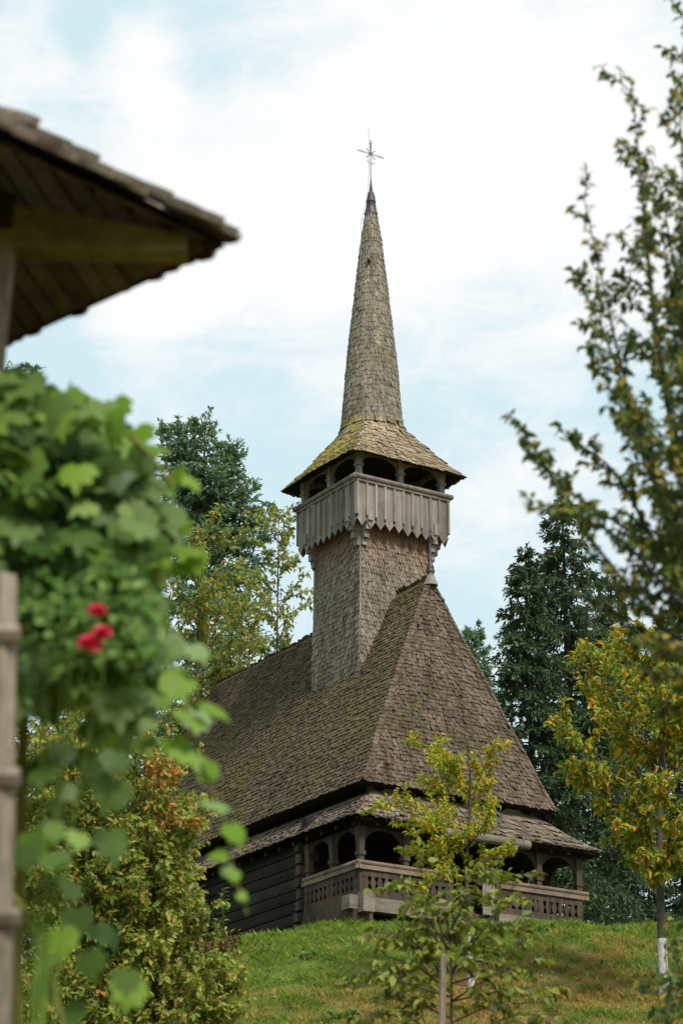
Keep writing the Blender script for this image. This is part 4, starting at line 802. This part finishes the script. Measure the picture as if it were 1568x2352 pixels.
OP = []; OD = []
for (cx_, cy_, rx, ry, n_) in ((372, 1775, 42, 42, 190), (365, 1870, 45, 35, 150), (430, 1885, 40, 14, 110), (300, 1700, 50, 30, 60), (180, 1760, 60, 40, 70), (250, 2250, 90, 40, 90)):
    for _ in range(n_):
        a = rng.uniform(0, 2*math.pi); r = math.sqrt(rng.random()); OP.append(P(cx_+rx*r*math.cos(a), cy_+ry*r*math.sin(a), 39.0+rng.normal(0, .22))-np.array(b0)); OD.append(rng.normal(0, 1, 3)+(0, 0, .2))
leaves('browned_leaves', OP, OD, norm(rng.normal(0, .6, (len(OP), 3))+(0, -.3, 1)), .12, tpl_oak(), M['oak_orange'], rt, 1.1)

u_ = norm(rng.normal(0, .5, (FALLEN, 3))+(0, 0, 1)); M['fallen'] = leafmat('fallen_leaf', [(0, (.16, .08, .03)), (.5, (.32, .18, .05)), (1, (.45, .33, .08))], .1)
tag(leaves('fallen_leaves', np.column_stack([fx, fy, ground(fx, fy)+rng.uniform(.02, .08, FALLEN)]), rng.normal(0, 1, (FALLEN, 3))*(1, 1, .25), u_, rng.uniform(.05, .10, FALLEN), tpl_simple(), M['fallen']), 'scattered brown and yellow fallen leaves on the slope', 'fallen leaves', kind='stuff')
# bushes, seedlings and weeds near the wall
def bush(name, label, px, py, Y, rx, rz_, n_, mat, size, cat='bush', tpl=None, stems=14):
    c = P(px, py, Y); g = gbase(c[0], c[1]); T = Tree()
    for k in range(stems):
        a = rng.uniform(0, 2*math.pi); r = rng.uniform(.1, 1)*rx; z = g[2]+(c[2]-g[2]+rz_)*rng.uniform(.4, 1)
        p = smoothpath([(g[0]+.15*r*math.cos(a), g[1]+.15*r*math.sin(a), g[2]-.05), (g[0]+.5*r*math.cos(a), g[1]+.5*r*math.sin(a), g[2]+(z-g[2])*.6), (g[0]+r*math.cos(a), g[1]+r*math.sin(a), z)], 8); T.limb(p, .008, .003, 4)
        for j in range(int(n_/stems)):
            f = rng.uniform(.15, 1)*7; i = min(int(f), 6); T.leaf(p[i]+(p[i+1]-p[i])*(f-i)+rng.normal(0, .07, 3), norm(rng.normal(0, .8, 3)+(0, 0, .1)))
    return T.build(name, label, cat, M['bark'], mat, size, tpl or tpl_simple(), 1.2, g)
bush('bramble_bush', 'dark green bramble at the foot of the side post', 430, 2130, 61, .8, .5, 900, M['weed'], .12, stems=30)
bush('bramble_bush', 'leafy bramble climbing left of the side post', 432, 2060, 62, .5, .5, 700, M['weed'], .11, stems=24)
bush('bramble_bush', 'low bramble between the post and the log wall', 560, 2165, 62.5, .5, .15, 260, M['weed'], .10, stems=14)
bush('russet_bush', 'low reddish brown undergrowth left of the meadow', 480, 2190, 57, 1.1, .35, 900, M['russet'], .10, stems=40)
bush('russet_bush', 'low green undergrowth below the reddish patch', 440, 2260, 53, 1.1, .4, 900, M['weed'], .10, stems=40)
for i, (px, py, Yq, h) in enumerate(((515, 2040, 62, 1.35), (502, 2112, 61.5, .6))):
    T = Tree(); top = P(px, py, Yq); g = gbase(top[0]-.03, top[1]); p = smoothpath([g, (g[0]+.03, g[1], (g[2]+top[2])/2), top], 12); T.limb(p, .012, .004, 5)
    for j in range(int(26*h)+8):
        f = (j+1)/(int(26*h)+8)*10.9; k = int(f); a = j*2.4; T.leaf(p[k]+(p[min(k+1, 11)]-p[k])*(f-k), (math.cos(a), math.sin(a), .35))
    T.build('tall_weed', ('tall single-stemmed leafy weed in front of the dark log wall', 'shorter weed beside the tall one at the log wall')[i], 'weed', M['bark_red'], M['weed'], .17, tpl_simple(), .75, g)
for i, (px, py, Yq) in enumerate(((620, 2190, 56), (700, 2215, 55), (1390, 2240, 53), (1480, 2230, 54), (1250, 2150, 58), (780, 2340, 48))):
    lab = ('leafy weed clump on the grass left of centre, below the log wall', 'second weed clump just right of the first on the grass', 'dark weed clump on the dry right slope', 'weed clump beside the whitewashed cherry stem', 'weed clump near the crest right of the porch', 'weed clump at the bottom edge left of the stake')[i]
    c = P(px, py, Yq); bush('weed_clump', lab, px, py, Yq, .45, .08, 160, M['weed'], .10, cat='weed', stems=18)['group'] = 'weed clumps on the slope'

# ------------------------------------------------------------------ near pavilion roof (upper left)
PT = np.array([-.48, 9.0, 4.69]); e1 = norm(np.array([-.68, -.73, 0])); e2 = norm(np.array([-.73, .68, 0])); inn = norm(e1+e2)
gp = float(ground(-2, 9)); PV = tag(empty('pavilion', (0, 0, 0)), 'dark shingled roof corner of a near pavilion at the upper left', 'pavilion')
SL = .78
def S_pa(u, v):   # the slope over eave e1 (rises along e2)
    return PT + np.outer(u*3.2+(v*1.6), e1)*1 + np.outer(v*1.6, e2) + np.outer(v*1.6*SL, (0, 0, 1)) - np.outer(0*u, e1)
def S_pb(u, v):
    return PT + np.outer(u*3.2+(v*1.6), e2) + np.outer(v*1.6, e1) + np.outer(v*1.6*SL, (0, 0, 1))
mb = MB(); sheet(mb, S_pa, 6, 6, (0, 0, -.035)); sheet(mb, S_pb, 6, 6, (0, 0, -.035)); sheet(mb, S_pa, 6, 6, (0, 0, -.01)); sheet(mb, S_pb, 6, 6, (0, 0, -.01))
PR = mb.build('pavilion_roof', M['darkwood'], PV)
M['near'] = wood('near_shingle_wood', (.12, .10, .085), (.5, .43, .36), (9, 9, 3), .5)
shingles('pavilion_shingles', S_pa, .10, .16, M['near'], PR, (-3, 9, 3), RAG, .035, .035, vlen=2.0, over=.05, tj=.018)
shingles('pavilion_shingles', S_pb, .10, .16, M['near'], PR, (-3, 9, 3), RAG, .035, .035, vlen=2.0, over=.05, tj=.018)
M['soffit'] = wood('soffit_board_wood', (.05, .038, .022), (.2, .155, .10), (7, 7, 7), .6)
# boarded underside, hip rafter, plates and post
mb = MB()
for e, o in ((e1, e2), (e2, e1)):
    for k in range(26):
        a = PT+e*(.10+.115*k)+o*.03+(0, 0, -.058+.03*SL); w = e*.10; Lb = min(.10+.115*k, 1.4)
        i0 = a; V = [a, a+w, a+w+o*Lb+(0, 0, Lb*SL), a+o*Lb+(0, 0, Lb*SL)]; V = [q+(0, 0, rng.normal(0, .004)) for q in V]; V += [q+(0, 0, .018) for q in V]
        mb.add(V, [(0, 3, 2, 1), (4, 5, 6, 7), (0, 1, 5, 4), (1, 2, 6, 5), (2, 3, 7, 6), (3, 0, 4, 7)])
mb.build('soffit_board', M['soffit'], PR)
M['mossbeam'] = wood('mossy_beam_wood', (.09, .085, .03), (.24, .22, .075), (3, 3, 6), .3)
mb = MB(); q0 = PT+inn*.16+(0, 0, -.09); q1 = PT+inn*2.2+(0, 0, -.10+.25)
sd_ = norm(np.cross(inn, (0, 0, 1)))
V = [q0-sd_*.06, q0+sd_*.06, q0+sd_*.06+(0, 0, .08), q0-sd_*.06+(0, 0, .08), q1-sd_*.06+(0, 0, -.22), q1+sd_*.06+(0, 0, -.22), q1+sd_*.06+(0, 0, .2), q1-sd_*.06+(0, 0, .2)]
mb.add(V, [(0, 1, 2, 3), (7, 6, 5, 4), (0, 4, 5, 1), (1, 5, 6, 2), (2, 6, 7, 3), (3, 7, 4, 0)]); mb.build('hip_beam', M['mossbeam'], PV)
ptop = PT+inn*.92
mb = MB()
for e in (e1, e2):
    a = ptop+(0, 0, .02); b = a+e*3.0; s2 = norm(np.cross(e, (0, 0, 1)))*.07
    V = [a-s2, a+s2, b+s2, b-s2]; V = [q+(0, 0, -.02) for q in V]+[q+(0, 0, .14) for q in V]; mb.add(V, [(3, 2, 1, 0), (4, 5, 6, 7), (0, 1, 5, 4), (1, 2, 6, 5), (2, 3, 7, 6), (3, 0, 4, 7)])
mb.build('wall_plate', M['darkwood'], PV)
mb = MB(); mb.tube([(ptop[0]-.03, ptop[1], gp-.1), (ptop[0]-.03, ptop[1], 3.4), (ptop[0]-.015, ptop[1], 4.2), (ptop[0]+.0, ptop[1], 4.68)], [.05, .05, .05, .055], 8); mb.build('pavilion_post', M['post'], PV)

# ------------------------------------------------------------------ rough ladder-like post at the left edge
mb = MB(); mb.tube([(-1.17, 8.0, float(ground(-1.1, 8))-.2), P(-5, 2352, 8), P(-1, 2150, 8), P(0, 2000, 8), P(3, 1900, 8), P(1, 1780, 8), P(6, 1600, 8), P(6, 1450, 8), P(9, 1325, 8)], [.052, .049, .053, .047, .052, .055, .049, .056, .052], 6); TP = mb.build('trellis_post', M['post'])
tag(TP, 'rough sun-bleached wooden post with short rungs at the left edge', 'post')
for y in (1455, 1785, 2105):
    a = P(-60, y+6, 7.95); b = P(46, y, 7.95); mb = MB(); mb.tube([a, (a+b)/2+(0, 0, .005), b], [.036, .036, .033], 6); mb.build('rung', M['post'], TP)

# ------------------------------------------------------------------ climbing vine and roses
def inpoly(x, y, poly):
    c = False; j = len(poly)-1
    for i in range(len(poly)):
        if (poly[i][1] > y) != (poly[j][1] > y) and x < (poly[j][0]-poly[i][0])*(y-poly[i][1])/(poly[j][1]-poly[i][1])+poly[i][0]: c = not c
        j = i
    return c
vb0 = gbase(-1.3, 9.2); VN = tag(empty('climbing_vine', vb0), 'dense green climbing vine with broad leaves hanging below the pavilion', 'vine'); vb0 = np.array(vb0)
poly = [(-200, 860), (40, 860), (110, 905), (230, 925), (285, 985), (315, 1045), (345, 1090), (370, 1150), (390, 1210), (370, 1280), (355, 1400), (340, 1480), (320, 1560), (280, 1640), (200, 1590), (60, 1600), (-200, 1700)]
VPs = []; VDs = []
for _ in range(5200):
    x, y = rng.uniform(-200, 430), rng.uniform(850, 1700)
    if inpoly(x, y, poly):
        edge = min(1, max(0, (430-x)/250))
        if edge < .75 and rng.random() < .45*(1-edge): continue
        Yv = rng.uniform(8.5, 8.7+1.5*edge); VPs.append(P(x, y, Yv)-vb0)
VPs = VPs[:1700]
n_ = len(VPs); dd = norm(np.column_stack([rng.normal(.1, .5, n_), rng.normal(-.25, .4, n_), rng.normal(-.85, .35, n_)])); uu = norm(np.column_stack([rng.normal(.1, .45, n_), rng.normal(-.75, .3, n_), rng.normal(.6, .35, n_)]))
leaves('foliage', VPs, dd, uu, rng.uniform(.09, .18, n_), tpl_vine(), M['vine'], VN)
# sprays that stand out of the mass
sp = [(255, 1000), (300, 1030), (262, 935), (345, 1035), (200, 940), (150, 915), (310, 1000), (400, 1100), (410, 1180), (430, 1270), (440, 1290), (395, 1310), (405, 1560), (450, 1650), (380, 1480), (360, 1130), (375, 1240), (32, 855), (20, 870), (60, 885), (330, 1080), (400, 1220), (360, 1330), (240, 960), (415, 1105), (350, 1570), (365, 1600), (390, 1550), (330, 1610), (290, 1660), (310, 1720), (260, 1690)]
q = np.array([P(a, b-15, 8.7+.02*i) for i, (a, b) in enumerate(sp)])-vb0; n_ = len(q)
leaves('spray_leaves', q, np.column_stack([rng.normal(.2, .4, n_), rng.normal(-.3, .3, n_), rng.normal(-.8, .2, n_)]), np.column_stack([rng.normal(.1, .4, n_), rng.normal(-.7, .3, n_), rng.normal(.6, .3, n_)]), rng.uniform(.10, .15, n_), tpl_vine(), M['vine_bright'], VN)
# hanging lower leaves
hp = []
for _ in range(36):
    x = rng.uniform(40, 330); y = rng.uniform(1620, 2330)
    if x < 60+ (270 if y < 1900 or y > 2050 else 240): hp.append(P(x, y, rng.uniform(8.3, 9.4))-vb0)
n_ = len(hp); leaves('hanging_leaves', hp, np.column_stack([rng.normal(.1, .35, n_), rng.normal(-.2, .3, n_), rng.normal(-.9, .2, n_)]), np.column_stack([rng.normal(0, .4, n_), rng.normal(-.8, .25, n_), rng.normal(.5, .3, n_)]), rng.uniform(.08, .145, n_), tpl_vine(), M['vine'], VN)
# dangling shoot with leaves
sh = smoothpath([P(a, b, 8.8)-vb0 for a, b in ((400, 1540), (425, 1610), (455, 1720), (480, 1800), (520, 1900), (530, 1980), (545, 2030), (568, 2100))], 30)
mb = MB(); mb.tube(sh, np.linspace(.006, .003, 30), 5)
for pts in ([(-10, 2010), (60, 2090), (110, 2220), (160, 2400)], [(300, 1000), (350, 1050), (400, 1120)]):
    mb.tube(smoothpath([P(a, b, 8.6)-vb0 for a, b in pts], 14), np.linspace(.012, .008, 14), 6)
mb.tube([np.array([0, 0, -.1]), np.array([.1, 0, 1.2]), P(60, 1500, 9.2)-vb0], [.03, .025, .02], 8)
mb.build('stems', M['stem'], VN, True)
SLf = [(445, 1655, .135, 1), (430, 1735, .14, 0), (408, 1718, .10, 0), (495, 1770, .085, 1), (497, 1860, .11, 0), (540, 1915, .10, 1), (503, 1975, .07, 0), (545, 2020, .05, 0), (530, 2010, .05, 1), (558, 2070, .045, 0), (480, 1635, .13, 1), (470, 1800, .04, 0), (405, 1570, .13, 0), (455, 1500, .10, 1)]
q = np.array([P(a-8, b-18, 8.78)-vb0 for a, b, s_, k in SLf]); n_ = len(q)
leaves('shoot_leaves', q, np.column_stack([rng.normal(.35, .3, n_), rng.normal(-.2, .25, n_), rng.normal(-.7, .2, n_)]), np.column_stack([rng.normal(.2, .3, n_), np.array([-.5 if s_[3] else -.95 for s_ in SLf]), np.array([.85 if s_[3] else .3 for s_ in SLf])]), np.array([s_[2] for s_ in SLf]), tpl_vine(), M['vine_bright'], VN)
# roses
rb0 = np.array(gbase(-1.05, 8.25)); RS = tag(empty('rose_bush', tuple(rb0)), 'climbing rose with three red blooms among the vine leaves', 'rose')
T = Tree(); rp_ = []; rd_ = []
for k in range(7):
    tip = P(rng.uniform(70, 340), rng.uniform(1330, 1600), rng.uniform(8.15, 8.5)); p = smoothpath([rb0, P(120+rng.normal(0, 20), 1900, 8.6), tip], 14)-rb0; T.limb(p, .008, .003, 5)
T.mb.build('stems', M['shoot'], RS, True)
for _ in range(480):
    x, y = rng.normal(215, 95), rng.normal(1430, 75)
    if x < 45 or x > 370: continue
    if (x-230)**2/45**2+(y-1440)**2/75**2 < 1 and rng.random() < .6: Yr = 8.5
    else: Yr = rng.uniform(8.2, 8.6)
    rp_.append(P(x, y, Yr)-rb0)
n_ = len(rp_); leaves('foliage', rp_, rng.normal(0, .7, (n_, 3))+(0, 0, -.3), norm(rng.normal(0, .4, (n_, 3))+(0, -.6, .7)), rng.uniform(.03, .055, n_), tpl_simple(), M['rosel'], RS, 1.5)
for (px, py, r) in ((225, 1396, .026), (236, 1446, .026), (210, 1470, .034)):
    c = P(px, py, 8.12)-rb0; pp = []; pd = []; pu = []; sz = []; ww = []
    ax0 = norm(np.array([.1, -.55, .75]))
    for ring_, (n2, tilt, s_) in enumerate(((5, 8, 1.25), (6, 24, 1.35), (8, 42, 1.4), (9, 62, 1.25), (9, 88, .95))):
        for k in range(n2):
            a = k/n2*2*math.pi+ring_*.5; A = norm(np.cross(ax0, (1, 0, 0))); B = np.cross(ax0, A); rad = A*math.cos(a)+B*math.sin(a); tl = math.radians(tilt)
            pp.append(c-ax0*r*.75+rad*r*.10*ring_); pd.append(ax0*math.cos(tl)+rad*math.sin(tl)+rng.normal(0, .08, 3)); pu.append(-rad*math.cos(tl)+ax0*math.sin(tl)); sz.append(r*s_); ww.append(1.9)
    leaves('flower', pp, pd, pu, np.array(sz), tpl_simple(), M['petal'], RS, np.array(ww))
print('polys', sum(len(o.data.polygons) for o in bpy.data.objects if o.type == 'MESH')); print('objects', len(bpy.data.objects))
